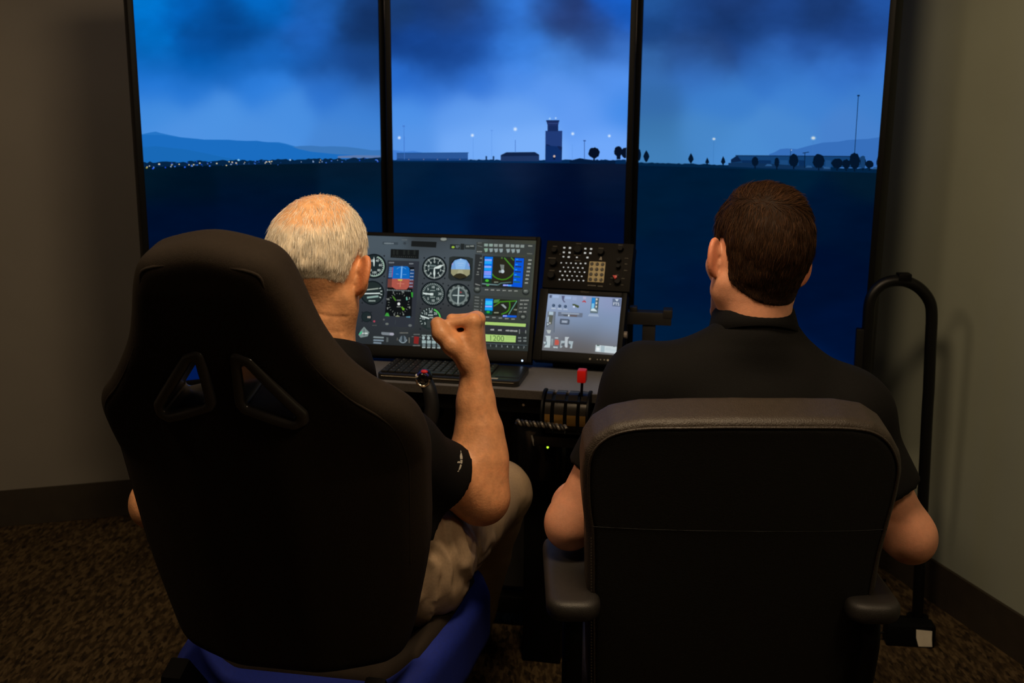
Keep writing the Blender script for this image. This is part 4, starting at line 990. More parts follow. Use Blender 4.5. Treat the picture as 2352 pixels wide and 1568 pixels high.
for i in range(4):
    for j in range(3):
        u = ku0 + (j + 0.5) / 3 * (ku1 - ku0); v = kv1 - (i + 0.5) / 4 * (kv1 - kv0)
        P_ = proj(SM.P(u, v, 0.0115))
        t.text('123456789*0#'[i * 3 + j], P_[0] - 1.5, P_[1] + 2, 4.0, (150, 132, 92), 0.05)
t.build('keypad_lettering', M_beige, cb)
KN = [(360, 275, 0.0075), (345, 410, 0.0095), (325, 548, 0.0100), (615, 270, 0.0105), (865, 295, 0.0085), (1078, 258, 0.0075), (1060, 380, 0.006), (1055, 450, 0.006), (1045, 612, 0.0085)]
for x, y, r_ in KN:
    u, v = SM.hit(*z(x, y))
    kn = cyl('knob', SM.P(u, v, 0.006), SM.P(u, v, 0.021), r_, M_black, cb, r2=r_ * 0.85, n=20)
u, v = SM.hit(*z(1022, 580))
M_red = mat('red_plastic', (196, 22, 26), 0.35, noise=0.05)
bm = bmesh.new(); bm_prism(bm, SM, [(u - 0.006, v + 0.004), (u + 0.004, v + 0.005), (u + 0.006, v), (u + 0.001, v - 0.006)], 0.021, 0.026, 0.001)
bm_obj('red_pointer', bm, M_red, cb, smooth=True)
M_dot = mat_emit('backlit_legend', (205, 205, 200), 0.8)
dots = [(462, 240), (524, 242), (457, 290), (519, 293), (453, 338), (510, 341), (692, 250), (754, 253), (688, 297), (746, 299), (599, 345), (714, 347),
        (428, 404), (484, 406), (535, 408), (588, 411), (640, 412), (692, 411), (454, 452), (505, 454), (558, 457), (610, 459), (662, 461), (417, 497), (471, 499), (523, 500), (576, 502), (628, 505), (682, 507), (442, 541), (494, 544), (547, 546), (600, 549), (652, 551), (410, 586), (460, 588), (513, 590), (566, 594), (618, 597), (670, 599)]
bm = bmesh.new()
for i, (x, y) in enumerate(dots):
    u, v = SM.hit(*z(x, y))
    r_ = (0.0027 if i < 12 else 0.0021) * rng.uniform(0.75, 1.05)
    bm_box(bm, SM, u - r_, u + r_, v - r_ * 0.75, v + r_ * 0.75, 0.0058, 0.0075)
lg = bm_obj('backlit_buttons', bm, M_dot, cb); lg['kind'] = 'stuff'
t = Pic(SM, 0.0066, 0.00001)
for x, y, n_ in ((338, 218, 5), (285, 345, 9), (590, 190, 6), (570, 315, 8), (575, 375, 7), (836, 240, 6), (1052, 205, 5), (1122, 350, 4), (1122, 412, 3), (1112, 482, 4), (1025, 532, 3), (965, 565, 3), (1085, 570, 4), (955, 632, 2), (1080, 640, 3), (300, 482, 6), (410, 305, 2)):
    t.smear(*z(x, y), n_, (110, 104, 88), 2.0, 1.4, 0.6, 0.05)
for x, n_ in ((716, 8), (826, 5)):
    t.smear(*z(x, 642 + (x - 716) * 0.08), n_, (130, 84, 62), 3.0, 1.9, 0.5, 0.06)
pl_ = t.build('panel_lettering', M_print, cb); pl_['kind'] = 'stuff'
t2 = bmesh.new()
u, v = SM.hit(*z(858, 360)); bm_prism(t2, SM, [(u - 0.004, v - 0.004), (u + 0.004, v - 0.004), (u + 0.002, v + 0.005), (u - 0.001, v + 0.005)], 0.006, 0.009, 0.0005)
bm_obj('toggle_switch', t2, mat('grey_toggle', (120, 114, 104), 0.4), cb, smooth=True)
q = SM.P((cu0 + cu1) / 2, cv0 + 0.05, -0.05)
box('support_arm', Frame((q[0], q[1] + 0.02, q[2]), RR, RF), -0.02, 0.02, 0.0, 0.03, -(q[2] - ZD) + 0.0005, 0.02, M_metal_black, cb, bevel=0.002)

# ------------------------------------------------------------------ black bracket beside it
BR = yaw_frame(atD(1492, 760, 2.92), 8)
zb = BR.O[2] - ZD
br = empty('mount_bracket', (BR.O[0], BR.O[1], ZD), 'black right-angled mounting bracket standing beside the touch monitor', 'bracket')
def bx_px(name, x0, y0, x1, y1, w0, w1, m, parent, bev=0.002, fr=BR):
    a, b = fr.hit(x0, y1), fr.hit(x1, y0)
    return box(name, fr, min(a[0], b[0]), max(a[0], b[0]), min(a[1], b[1]), max(a[1], b[1]), w0, w1, m, parent, bevel=bev)
M_brk = mat('bracket_paint', (26, 23, 20), 0.5, noise=0.12, nscale=40)
bx_px('cross_arm', 1436, 716, 1543, 741, -0.02, 0.02, M_brk, br)
bx_px('end_cap', 1523, 709, 1545, 727, -0.022, 0.022, M_brk, br)
bx_px('arm_pad', 1446, 703, 1464, 716, -0.015, 0.015, M_brk, br)
a = BR.hit(1476, 741); b = BR.hit(1506, 741)
box('post', BR, a[0], b[0], -zb + 0.0005, a[1] + 0.004, -0.014, 0.014, M_brk, br, bevel=0.002)
box('foot_plate', BR, a[0] - 0.03, b[0] + 0.03, -zb + 0.0003, -zb + 0.008, -0.04, 0.04, M_brk, br, bevel=0.002)

# ------------------------------------------------------------------ keyboard
KZ = ZD + 0.018
ka = DESK.hit(862, 872); kbk = DESK.hit(1196, 884)
KB = Frame(DESK.P(0, 0, 0), RR, RF)
ku0, ku1 = ka[0] + 0.002, kbk[0]
kv0 = 0.012; kv1 = kv0 + 0.150
kbd = empty('keyboard', DESK.P((ku0 + ku1) / 2, kv0 + 0.07, 0), 'black computer keyboard with a flat pad lying on the grey desk', 'keyboard')
M_kb = mat('keyboard_shell', (30, 29, 27), 0.38, noise=0.08)
M_keycap = mat('keycap', (26, 26, 25), 0.35, noise=0.08)
prism('body', KB, rrect(ku0, ku1, kv0, kv1, 0.014), 0.0008, 0.016, M_kb, kbd, bevel=0.003)
M_trimk = mat('satin_trim', (120, 112, 96), 0.3, metal=0.7)
tube('front_trim', [KB.P(u, kv0 - 0.0008, 0.0105) for u in np.linspace(ku0 + 0.012, ku1 - 0.012, 12)], 0.0016, M_trimk, kbd, n=8)
padw = 0.070
nC, nR = 15, 6
kw = (ku1 - padw - ku0 - 0.012) / nC; kh = (kv1 - kv0 - 0.022) / nR
bm = bmesh.new(); bm_box(bm, Frame((0, 0, 0), (1, 0, 0), (0, 1, 0)), -kw * 0.44, kw * 0.44, -kh * 0.43, kh * 0.43, 0, 0.0055, 0.0014, 1)
kme = bpy.data.meshes.new('key'); bm.to_mesh(kme); bm.free(); kme.materials.append(M_keycap)
bm = bmesh.new(); bm_box(bm, Frame((0, 0, 0), (1, 0, 0), (0, 1, 0)), -kw * 2.44, kw * 2.44, -kh * 0.43, kh * 0.43, 0, 0.0055, 0.0014, 1)
kme2 = bpy.data.meshes.new('space_bar'); bm.to_mesh(kme2); bm.free(); kme2.materials.append(M_keycap)
ROT = Matrix(((RR[0], RF[0], 0), (RR[1], RF[1], 0), (0, 0, 1))).to_4x4()
lt = Pic(KB, 0, 0)
for r_ in range(nR):
    for c_ in range(nC):
        if r_ == 0 and 4 <= c_ <= 8:
            if c_ != 6: continue
        u = ku0 + 0.006 + (c_ + 0.5) * kw; v = kv0 + 0.012 + (r_ + 0.5) * kh
        o = bpy.data.objects.new('space_bar' if (r_ == 0 and c_ == 6) else 'key', kme2 if (r_ == 0 and c_ == 6) else kme)
        COL.objects.link(o)
        o.parent = kbd
        o.matrix_parent_inverse = world_of(kbd).inverted()
        o.matrix_basis = Matrix.Translation(Vector(KB.P(u, v, 0.0155))) @ ROT
        if not (r_ == 0 and c_ == 6):
            b0 = len(lt.V)
            su, sv = 0.0016, 0.002
            for du, dv in ((-su, -sv), (su, -sv), (su, sv), (-su, sv)):
                lt.V.append(KB.P(u - kw * 0.12 + du * rng.uniform(0.5, 1.1), v + kh * 0.12 + dv * rng.uniform(0.4, 1), 0.0213)); lt.C.append((0.2, 0.2, 0.2))
            lt.F.append((b0, b0 + 1, b0 + 2, b0 + 3))
lt.build('key_legends', mat('key_legend', (150, 150, 142), 0.6), kbd)
prism('touch_pad', KB, rrect(ku1 - padw + 0.004, ku1 - 0.006, kv0 + 0.03, kv1 - 0.012, 0.006), 0.0155, 0.0172, M_kb, kbd, bevel=0.0006)
a = KB.hit(1131, 866); b = KB.hit(1158, 866)
box('label_strip', KB, a[0], b[0], kv0 + 0.010, kv0 + 0.018, 0.0155, 0.0168, mat('pale_label', (186, 182, 172), 0.6), kbd)

# ------------------------------------------------------------------ control yoke
GP = atD(975, 868, 2.52)
YK = Frame(GP, RR, np.cross(np.cross(RR, RF), RR) * 0 + np.array([0, 0, 1.0]))
yk = empty('control_yoke', GP - RR * 0.15 + RF * 0.05 - np.array([0, 0, 0.2]), 'black control yoke with a red button on its grip in front of the keyboard', 'yoke')
M_grip = mat('matte_black_grip', (15, 15, 17), 0.5, noise=0.1, bump=0.1, bscale=500)
def yk_side(sgn):
    c0 = -0.30 if sgn < 0 else 0.0
    def Q(u, f, zz):
        return GP + RR * (c0 + u * sgn) + RF * f + np.array([0, 0, zz])
    path = spline([Q(-0.15, 0.02, -0.155), Q(-0.10, 0.015, -0.16), Q(-0.04, 0.01, -0.15), Q(0.004, 0.0, -0.12), Q(0.018, -0.004, -0.075), Q(0.014, -0.002, -0.035), Q(0.004, 0.004, -0.012), Q(0.0, 0.006, 0.0)], 6)
    rad = np.interp(np.linspace(0, 1, len(path)), [0, 0.3, 0.5, 0.65, 0.85, 0.95, 1], [0.016, 0.017, 0.018, 0.017, 0.0165, 0.015, 0.010])
    tube('grip', path, rad, M_grip, yk, 14)
yk_side(1); yk_side(-1)
def blob(name, c, r, m, parent, ax=(RR, RF, np.array([0, 0, 1.0])), sc=(1, 1, 1), seg=18):
    bm = bmesh.new()
    bmesh.ops.create_uvsphere(bm, u_segments=seg, v_segments=seg // 2 + 2, radius=r)
    for v in bm.verts:
        p = v.co
        q = c + ax[0] * p.x * sc[0] + ax[1] * p.y * sc[1] + ax[2] * p.z * sc[2]
        v.co = q
    return bm_obj(name, bm, m, parent, smooth=True, auto=180)
blob('grip_head', GP + np.array([0, 0, 0.004]), 0.019, M_gloss, yk, sc=(1.0, 1.0, 0.95))
M_chrome = mat('chrome_trim', (225, 215, 196), 0.15, metal=1.0)
ring = [GP + RR * 0.0150 * math.cos(t_) + RF * -0.0135 + np.array([0, 0, -0.002 + 0.0135 * math.sin(t_)]) for t_ in np.linspace(math.radians(170), math.radians(372), 22)]
tube('chrome_trim', ring, 0.0030, M_chrome, yk, 8)
tube('blue_ring', [GP + RR * 0.0135 * math.cos(t_) + RF * (-0.0140) + np.array([0, 0, 0.005 + 0.0120 * math.sin(t_)]) for t_ in np.linspace(math.radians(20), math.radians(160), 16)], 0.0026, mat('blue_plastic', (38, 40, 120), 0.35), yk, 8)
blob('red_button', GP + RR * 0.003 - RF * 0.012 + np.array([0, 0, 0.0185]), 0.0085, mat('bright_red_button', (214, 40, 48), 0.35), yk, sc=(1, 0.7, 0.55))
blob('white_hat_switch', GP - RR * 0.014 - RF * 0.012 + np.array([0, 0, 0.008]), 0.0045, M_white_trim, yk)
hub = GP - RR * 0.15 + RF * 0.02 + np.array([0, 0, -0.155])
box('hub', Frame(hub, RR, np.array([0, 0, 1.0])), -0.05, 0.05, -0.035, 0.035, -0.03, 0.012, M_grip, yk, bevel=0.012)
cyl('shaft', hub, hub + RF * 0.20, 0.013, M_metal_black, yk)
box('yoke_housing', Frame(hub + RF * 0.20, RR, RF), -0.11, 0.11, 0.0, 0.12, -0.035, 0.030, M_black, yk, bevel=0.008)

# ------------------------------------------------------------------ engine lever quadrant
QC = atD(1300, 955, 2.54)
tq = empty('throttle_quadrant', (QC[0], QC[1] + 0.03, QC[2] - 0.1), 'black engine lever quadrant with one red knobbed lever below the desk edge', 'throttle')
QF = Frame(QC, RR, RF)      # u across, v depth, w up
M_drum = mat('dark_anodised_drum', (44, 41, 37), 0.22, metal=0.5, noise=0.06)
UW = 0.0495
R_D = 0.053
cen = np.array([0.040, -0.004])
seg_edges = [-UW, -0.0360, -0.0270, -0.0050, 0.0030, 0.0250, 0.0330, UW]
for a in range(0, 8, 2):
    bm = bmesh.new()
    A = []; n = 40
    ring0 = [bm.verts.new(QF.P(seg_edges[a], cen[0] + R_D * math.cos(t_), cen[1] + R_D * math.sin(t_))) for t_ in np.linspace(0, 2 * math.pi, n, endpoint=False)]
    ring1 = [bm.verts.new(QF.P(seg_edges[a + 1], cen[0] + R_D * math.cos(t_), cen[1] + R_D * math.sin(t_))) for t_ in np.linspace(0, 2 * math.pi, n, endpoint=False)]
    bm.faces.new(ring0); bm.faces.new(ring1)
    for i in range(n): bm.faces.new([ring0[i], ring0[(i + 1) % n], ring1[(i + 1) % n], ring1[i]])
    bm_obj('drum_segment', bm, M_drum, tq, smooth=True, auto=40)
M_glint = mat('drum_glint', (176, 140, 78), 0.35, metal=0.9, noise=0.05)  # brass-coloured strips added to stand for the lamp's glint on the drum
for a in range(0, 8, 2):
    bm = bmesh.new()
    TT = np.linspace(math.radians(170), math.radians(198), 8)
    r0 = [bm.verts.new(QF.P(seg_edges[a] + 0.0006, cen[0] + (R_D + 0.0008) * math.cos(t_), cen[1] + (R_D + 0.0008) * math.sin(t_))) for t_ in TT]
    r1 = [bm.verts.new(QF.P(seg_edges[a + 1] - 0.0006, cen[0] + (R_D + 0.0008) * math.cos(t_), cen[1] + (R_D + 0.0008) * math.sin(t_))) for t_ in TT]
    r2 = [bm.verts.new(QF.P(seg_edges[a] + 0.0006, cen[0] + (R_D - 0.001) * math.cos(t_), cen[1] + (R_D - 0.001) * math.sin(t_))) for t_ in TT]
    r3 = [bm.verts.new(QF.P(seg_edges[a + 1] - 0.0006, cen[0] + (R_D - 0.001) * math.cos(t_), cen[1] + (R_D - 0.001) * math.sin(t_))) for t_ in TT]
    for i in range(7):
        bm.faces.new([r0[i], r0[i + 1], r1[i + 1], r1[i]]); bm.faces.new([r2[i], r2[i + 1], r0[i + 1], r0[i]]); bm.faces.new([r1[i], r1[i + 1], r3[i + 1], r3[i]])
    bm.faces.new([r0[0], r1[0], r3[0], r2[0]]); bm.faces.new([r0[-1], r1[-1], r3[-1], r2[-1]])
    bm_obj('drum_glint', bm, M_glint, tq, smooth=True)
box('core', QF, -UW, UW, cen[0] - 0.04, cen[0] + 0.04, cen[1] - 0.04, cen[1] + 0.04, M_black, tq)
for sgn in (-1, 1):
    x_ = sgn * (UW + 0.004)
    bm = bmesh.new(); bm_prism(bm, Frame(QF.P(x_ - 0.003, 0, 0), RF, np.array([0, 0, 1.0])), [(cen[0] + (R_D + 0.003) * math.cos(t_), cen[1] + (R_D + 0.003) * math.sin(t_)) for t_ in np.linspace(0, 2 * math.pi, 32, endpoint=False)], -0.003, 0.003, 0.0008, 1)
    bm_obj('side_plate', bm, M_black, tq, smooth=True)
lv_specs = [(-0.031, -68, 0.012, None), (-0.001, -60, 0.014, None), (0.029, 78, 0.058, 'red')]
for u, angd, L, kind in lv_specs:
    t_ = math.radians(angd if kind else 180 + angd * -0.2)
    d = -RF * math.cos(t_) + np.array([0, 0, 1]) * math.sin(t_)
    p0 = QF.P(u, cen[0], cen[1])
    if kind:
        tip = atD(1337, 878, QF.P(u, 0, 0)[1] + 0.005)
        lvr = tube('lever', [p0, p0 + (tip - p0) * 0.5, tip], 0.0034, M_metal_black, tq, 10)
        tp = atD(1337, 862, tip[1] - 0.0)
        KF = yaw_frame(tp, RIG, 0)
        box('red_lever_knob', KF, -0.0105, 0.0105, -0.0155, 0.015, -0.014, 0.014, mat('red_lever_plastic', (214, 26, 20), 0.4, noise=0.04), lvr, bevel=0.004)
    else:
        d2 = -RF * 0.80 - np.array([0, 0, 0.6])
        lvr = tube('lever', [p0 + d2 * R_D * 0.6, p0 + d2 * (R_D + 0.004), p0 + d2 * (R_D + 0.010)], 0.0030, M_metal_black, tq, 8)
box('mount_plate', QF, -UW - 0.03, UW + 0.04, cen[0] - 0.02, cen[0] + 0.05, -0.085, -0.060, M_metal_black, tq, bevel=0.002)
# round dark pedestal unit under it with a green lamp
PD = atD(1238, 1030, 2.66)
pd = empty('pedestal_unit', (PD[0] + 0.02, PD[1] + 0.1, 0), 'black round-fronted pedestal unit with a tiny green lamp under the desk', 'pedestal')
pf = Frame((PD[0] + 0.02, PD[1] + 0.09, 0), RR, RF)
hz_ = PD[2]
bm = bmesh.new(); bm_prism(bm, pf, [(0.088 * math.cos(t_), -0.02 + 0.10 * math.sin(t_)) for t_ in np.linspace(math.pi, 2 * math.pi, 20)] + [(0.088, 0.09), (-0.088, 0.09)], hz_ - 0.075, min(hz_ + 0.055, ZD - 0.068), 0.006)
bm_obj('shell', bm, M_gloss, pd, smooth=True)
box('column', pf, -0.05, 0.05, -0.03, 0.07, 0.001, hz_ - 0.07, M_black, pd, bevel=0.004)
gp = atD(1258, 1027, PD[1] - 0.030)
blob('green_light', gp, 0.0028, mat_emit('green_led', (190, 255, 50), 1.6), pd, seg=10)
kp_ = [atD(x, y, PD[1] - 0.032) for x, y in ((1221, 1000), (1224, 1010), (1228, 1022))]
tube('pull_tab', kp_, [0.0016, 0.003, 0.0036], mat('grey_tab', (110, 106, 100), 0.5), pd, 8)
# twisted cord lying across the pedestal
cord = None
pts_c = [atD(1186, 969, 2.545), atD(1225, 974, 2.535), atD(1262, 977, 2.525), atD(1302, 983, 2.49)]
base = spline(pts_c, 14)
cd = empty('twisted_cord', pts_c[1], 'black and silver twisted cord draped over the pedestal unit', 'cord')
for ph, m_ in ((0, mat('silver_cord', (110, 104, 94), 0.35, metal=0.5)), (math.pi, mat('black_cord', (24, 22, 20), 0.5))):
    tt = np.linspace(0, 13 * math.pi, len(base)) + ph
    Pp = [b_ + np.array([0, 0, 1]) * 0.0048 * math.sin(a_) + RF * 0.0048 * math.cos(a_) for b_, a_ in zip(base, tt)]
    tube('strand', spline(Pp, 3), 0.0036, m_, cd, 8)

# ------------------------------------------------------------------ tube hoop by the wall
HD = 2.97
hp = empty('tube_hoop', tuple(atD(2050, 900, HD) * np.array([1, 1, 0])), 'black tube hoop standing between the screens and the grey wall', 'frame')
hpts = [atD(x, y, D_) for x, y, D_ in ((2128, 985, 2.97), (2133, 900, 2.97), (2137, 800, 2.97), (2140, 720, 2.97), (2133, 688, 2.97), (2112, 662, 2.97), (2084, 647, 2.97), (2058, 644, 2.97), (2032, 650, 2.97), (2010, 668, 2.97), (1998, 695, 2.97), (1994, 740, 2.97), (1990, 800, 2.97), (1984, 900, 2.97))]
hb0 = hpts[0] + (hpts[0] - hpts[2]) / (hpts[2] - hpts[0])[2] * (hpts[0][2] - 0.01)
hb1 = hpts[-1] + (hpts[-1] - hpts[-3]) / (hpts[-3] - hpts[-1])[2] * (hpts[-1][2] - 0.01)
tube('hoop_tube', spline([hb0] + hpts + [hb1], 6), 0.0155, M_metal_black, hp, 14)
a_, b_ = hpts[-3], hb1
hf = yaw_frame((a_ + b_) / 2, 6)
L_ = np.linalg.norm(a_ - b_)
bm = bmesh.new(); bm_box(bm, Frame(b_, RR, (a_ - b_)), -0.030, 0.012, 0.02, L_ * 0.98, -0.012, 0.012, 0.004)
bm_obj('side_plate', bm, M_metal_black, hp, smooth=True)
tp = atD(2076, 633, 2.97)
box('top_clip', yaw_frame(tp, 4), -0.017, 0.017, -0.012, 0.007, -0.018, 0.018, M_black, hp, bevel=0.003)
for q in (hb0, hb1):
    cyl('foot', (q[0], q[1], 0.001), (q[0], q[1], 0.018), 0.03, M_black, hp)
box('base_bar', Frame((hb0 * 0.5 + hb1 * 0.5) * np.array([1, 1, 0]), RR, RF), -0.085, 0.085, -0.02, 0.02, 0.004, 0.016, M_black, hp, bevel=0.003)

# ------------------------------------------------------------------ power brick on the carpet with a white label
wp = atZ(2121, 1488, 0.0)
pw = empty('power_adapter', tuple(wp), 'black power adapter with a white label on the carpet by the wall', 'adapter')
pwf = Frame(wp, np.array([math.cos(0.1), math.sin(0.1) * -1, 0]), np.array([math.sin(0.1), math.cos(0.1), 0]))
box('body', pwf, -0.10, 0.03, 0.0, 0.055, 0.001, 0.062, M_black, pw, bevel=0.006)
lab = Frame(wp - np.array([0, 0.0008, 0]), pwf.a, np.array([0, 0, 1.0]))
bm = bmesh.new(); bm_prism(bm, lab, [(-0.024, 0.054), (0.018, 0.052), (0.019, 0.03), (0.022, 0.006), (-0.014, 0.005), (-0.022, 0.03)], 0.0, 0.0012)
bm_obj('white_label', bm, mat('white_paper', (214, 206, 190), 0.8, noise=0.08, nscale=30), pw)
tube('power_cord', spline([wp + np.array([-0.1, 0.03, 0.03]), wp + np.array([-0.16, 0.06, 0.012]), wp + np.array([-0.22, 0.2, 0.006]), wp + np.array([-0.12, 0.34, 0.006]), wp + np.array([0.03, 0.42, 0.006])], 8), 0.0035, M_black, pw, 8)
# ------------------------------------------------------------------ sculpting by distance fields
class Vol:
    def __init__(s, lo, hi, h):
        s.lo = np.asarray(lo, np.float32); s.h = h
        s.n = np.ceil((np.asarray(hi) - s.lo) / h).astype(int) + 1
        s.F = np.full(s.n, 1.0, np.float32)
        s.ax = [s.lo[i] + h * np.arange(s.n[i], dtype=np.float32) for i in range(3)]
    def _sl(s, lo, hi):
        a = np.clip(np.floor((np.asarray(lo) - s.lo) / s.h).astype(int), 0, s.n)
        b = np.clip(np.ceil((np.asarray(hi) - s.lo) / s.h).astype(int) + 1, 0, s.n)
        if np.any(b - a <= 0): return None, None
        sl = tuple(slice(int(a[i]), int(b[i])) for i in range(3))
        g = (s.ax[0][sl[0]][:, None, None], s.ax[1][sl[1]][None, :, None], s.ax[2][sl[2]][None, None, :])
        return sl, g
    def op(s, fn, lo, hi, k, sub=False):
        m = k + 4 * s.h
        sl, g = s._sl(np.asarray(lo) - m, np.asarray(hi) + m)
        if sl is None: return
        d = fn(*g)
        A = s.F[sl]
        if sub:
            d = -d
            if k > 0:
                hh = np.maximum(k - np.abs(A - d), 0) / k
                s.F[sl] = np.maximum(A, d) + hh * hh * k * 0.25
            else: s.F[sl] = np.maximum(A, d)
        else:
            if k > 0:
                hh = np.maximum(k - np.abs(A - d), 0) / k
                s.F[sl] = np.minimum(A, d) - hh * hh * k * 0.25
            else: s.F[sl] = np.minimum(A, d)
    def cone(s, a, b, r1, r2=None, k=0.01, sub=False):
        a, b = np.asarray(a, np.float32), np.asarray(b, np.float32)
        r2 = r1 if r2 is None else r2
        ab = b - a; L2 = float(ab @ ab) + 1e-12
        R = max(r1, r2)
        def fn(x, y, z):
            t = np.clip(((x - a[0]) * ab[0] + (y - a[1]) * ab[1] + (z - a[2]) * ab[2]) / L2, 0, 1)
            return np.sqrt((x - a[0] - t * ab[0]) ** 2 + (y - a[1] - t * ab[1]) ** 2 + (z - a[2] - t * ab[2]) ** 2) - (r1 + (r2 - r1) * t)
        s.op(fn, np.minimum(a, b) - R, np.maximum(a, b) + R, k, sub)
    def ball(s, c, r, k=0.01, sub=False):
        s.cone(c, np.asarray(c) + 1e-5, r, r, k, sub)
    def ell(s, c, r, R=None, k=0.01, sub=False):
        c = np.asarray(c, np.float32); r = np.asarray(r, np.float32)
        R = np.eye(3, dtype=np.float32) if R is None else np.asarray(R, np.float32)   # columns = axes
        M = float(r.max())
        def fn(x, y, z):
            dx, dy, dz = x - c[0], y - c[1], z - c[2]
            k0 = 0; k1 = 0
            for i in range(3):
                q = dx * R[0, i] + dy * R[1, i] + dz * R[2, i]
                k0 = k0 + (q / r[i]) ** 2; k1 = k1 + (q / r[i] ** 2) ** 2
            k0 = np.sqrt(k0); k1 = np.sqrt(k1) + 1e-9
            return k0 * (k0 - 1) / k1
        s.op(fn, c - M, c + M, k, sub)
    def chain(s, pts, rs, k=0.006, sub=False):
        for i in range(len(pts) - 1):
            s.cone(pts[i], pts[i + 1], rs[i], rs[i + 1], k, sub)
    def grid(s):
        return np.broadcast_arrays(s.ax[0][:, None, None], s.ax[1][None, :, None], s.ax[2][None, None, :])
    def mesh(s, F=None):
        return surface_nets(s.F if F is None else F, s.lo, s.h)
def surface_nets(F, lo, h):
    S = F < 0
    c = np.zeros(np.array(F.shape) - 1, np.int8)
    for i in (0, 1):
        for j in (0, 1):
            for k in (0, 1):
                c += S[i:S.shape[0] - 1 + i, j:S.shape[1] - 1 + j, k:S.shape[2] - 1 + k]
    act = (c > 0) & (c < 8)
    I = np.argwhere(act)
    ids = np.full(act.shape, -1, np.int32)
    ids[act] = np.arange(len(I), dtype=np.int32)
    acc = np.zeros((len(I), 3)); cnt = np.zeros(len(I))
    cor = [(i, j, k) for i in (0, 1) for j in (0, 1) for k in (0, 1)]
    vals = {q: F[I[:, 0] + q[0], I[:, 1] + q[1], I[:, 2] + q[2]].astype(np.float64) for q in cor}
    for q in cor:
        for ax in range(3):
            if q[ax] == 0:
                q2 = list(q); q2[ax] = 1; q2 = tuple(q2)
                a, b = vals[q], vals[q2]
                m = (a < 0) != (b < 0)
                t = np.where(m, a / np.where(m, a - b, 1), 0)
                p = np.tile(np.array(q, float), (len(I), 1)); p[:, ax] += t
                acc += p * m[:, None]; cnt += m
    V = (I + acc / cnt[:, None]) * h + np.asarray(lo, float)
    faces = []
    for ax in range(3):
        o1, o2 = [(1, 2), (2, 0), (0, 1)][ax]
        sl0 = [slice(1, -1)] * 3; sl1 = [slice(1, -1)] * 3
        sl0[ax] = slice(0, -1); sl1[ax] = slice(1, None)
        A, B = S[tuple(sl0)], S[tuple(sl1)]
        E = np.argwhere(A != B)
        if not len(E): continue
        off = np.array([1, 1, 1]); off[ax] = 0
        P = E + off
        inside = S[P[:, 0], P[:, 1], P[:, 2]]
        def cid(d1, d2):
            Q = P.copy(); Q[:, o1] -= d1; Q[:, o2] -= d2
            return ids[Q[:, 0], Q[:, 1], Q[:, 2]]
        q = np.stack([cid(1, 1), cid(0, 1), cid(0, 0), cid(1, 0)], 1)
        q[~inside] = q[~inside][:, ::-1]
        faces.append(q)
    Fc = np.concatenate(faces)
    Fc = Fc[(Fc >= 0).all(1)]
    return V, Fc
def relax(V, Fc, n=2, lam=0.5):
    e = np.concatenate([Fc[:, [0, 1]], Fc[:, [1, 2]], Fc[:, [2, 3]], Fc[:, [3, 0]]])
    for it in range(n):
        acc = np.zeros_like(V); cnt = np.zeros(len(V))
        for k in range(3):
            acc[:, k] = np.bincount(e[:, 0], V[e[:, 1], k], len(V)) + np.bincount(e[:, 1], V[e[:, 0], k], len(V))
        cnt = np.bincount(e[:, 0], minlength=len(V)) + np.bincount(e[:, 1], minlength=len(V))
        V = V + lam * (acc / np.maximum(cnt, 1)[:, None] - V)
    return V
def poly_sdf(P, U, V):
    P = np.asarray(P, float)
    d = np.full(U.shape, 1e9); inside = np.zeros(U.shape, bool)
    n = len(P)
    for i in range(n):
        a, b = P[i], P[(i + 1) % n]
        e = b - a
        wx, wy = U - a[0], V - a[1]
        t = np.clip((wx * e[0] + wy * e[1]) / (e @ e + 1e-12), 0, 1)
        d = np.minimum(d, (wx - e[0] * t) ** 2 + (wy - e[1] * t) ** 2)
        c = ((a[1] <= V) & (b[1] > V)) | ((b[1] <= V) & (a[1] > V))
        with np.errstate(divide='ignore', invalid='ignore'):
            xi = a[0] + (V - a[1]) / (b[1] - a[1] + 1e-12) * e[0]
        inside ^= c & (U < xi)
    d = np.sqrt(d)
    return np.where(inside, -d, d)
def rounded(d2, d3, r):
    a, b = d2 + r, d3 + r
    return np.minimum(np.maximum(a, b), 0) + np.hypot(np.maximum(a, 0), np.maximum(b, 0)) - r

# ------------------------------------------------------------------ racing seat (left)
M_fabric = mat('black_seat_fabric', (36, 28, 20), 0.9, noise=0.15, nscale=300, bump=0.25, bscale=900, spec=0.25)
M_blue = mat('blue_seat_fabric', (2, 30, 128), 0.75, noise=0.12, nscale=200, bump=0.2, bscale=900)
M_bezel = mat('seat_plastic', (50, 47, 46), 0.22, noise=0.05)
RS_B = np.array([-0.380, 1.767, 0.5]); RS_YAW, RS_T = math.radians(10.0), math.radians(16.0)
rf = np.array([math.sin(RS_YAW), math.cos(RS_YAW), 0]); rrr = np.array([math.cos(RS_YAW), -math.sin(RS_YAW), 0]); zz = np.array([0, 0, 1.0])
rub = math.cos(RS_T) * zz - math.sin(RS_T) * rf; rnb = math.cos(RS_T) * rf + math.sin(RS_T) * zz
def RSP(p):
    p = np.atleast_2d(p)
    return RS_B + p[:, :1] * rrr + p[:, 1:2] * rub + p[:, 2:3] * rnb
def rs_wing(u, v):
    return 1.15 * np.maximum(np.abs(u) - 0.06, 0) ** 1.5 * (0.3 + 0.7 * np.clip((0.62 - v) / 0.2, 0, 1))
vs_ = np.array([0.030, 0.05, 0.12, 0.24, 0.36, 0.44, 0.50, 0.54, 0.58, 0.63, 0.68, 0.76, 0.79, 0.806])
ws_ = np.array([0.175, 0.203, 0.222, 0.246, 0.254, 0.258, 0.253, 0.236, 0.200, 0.164, 0.138, 0.112, 0.096, 0.068])
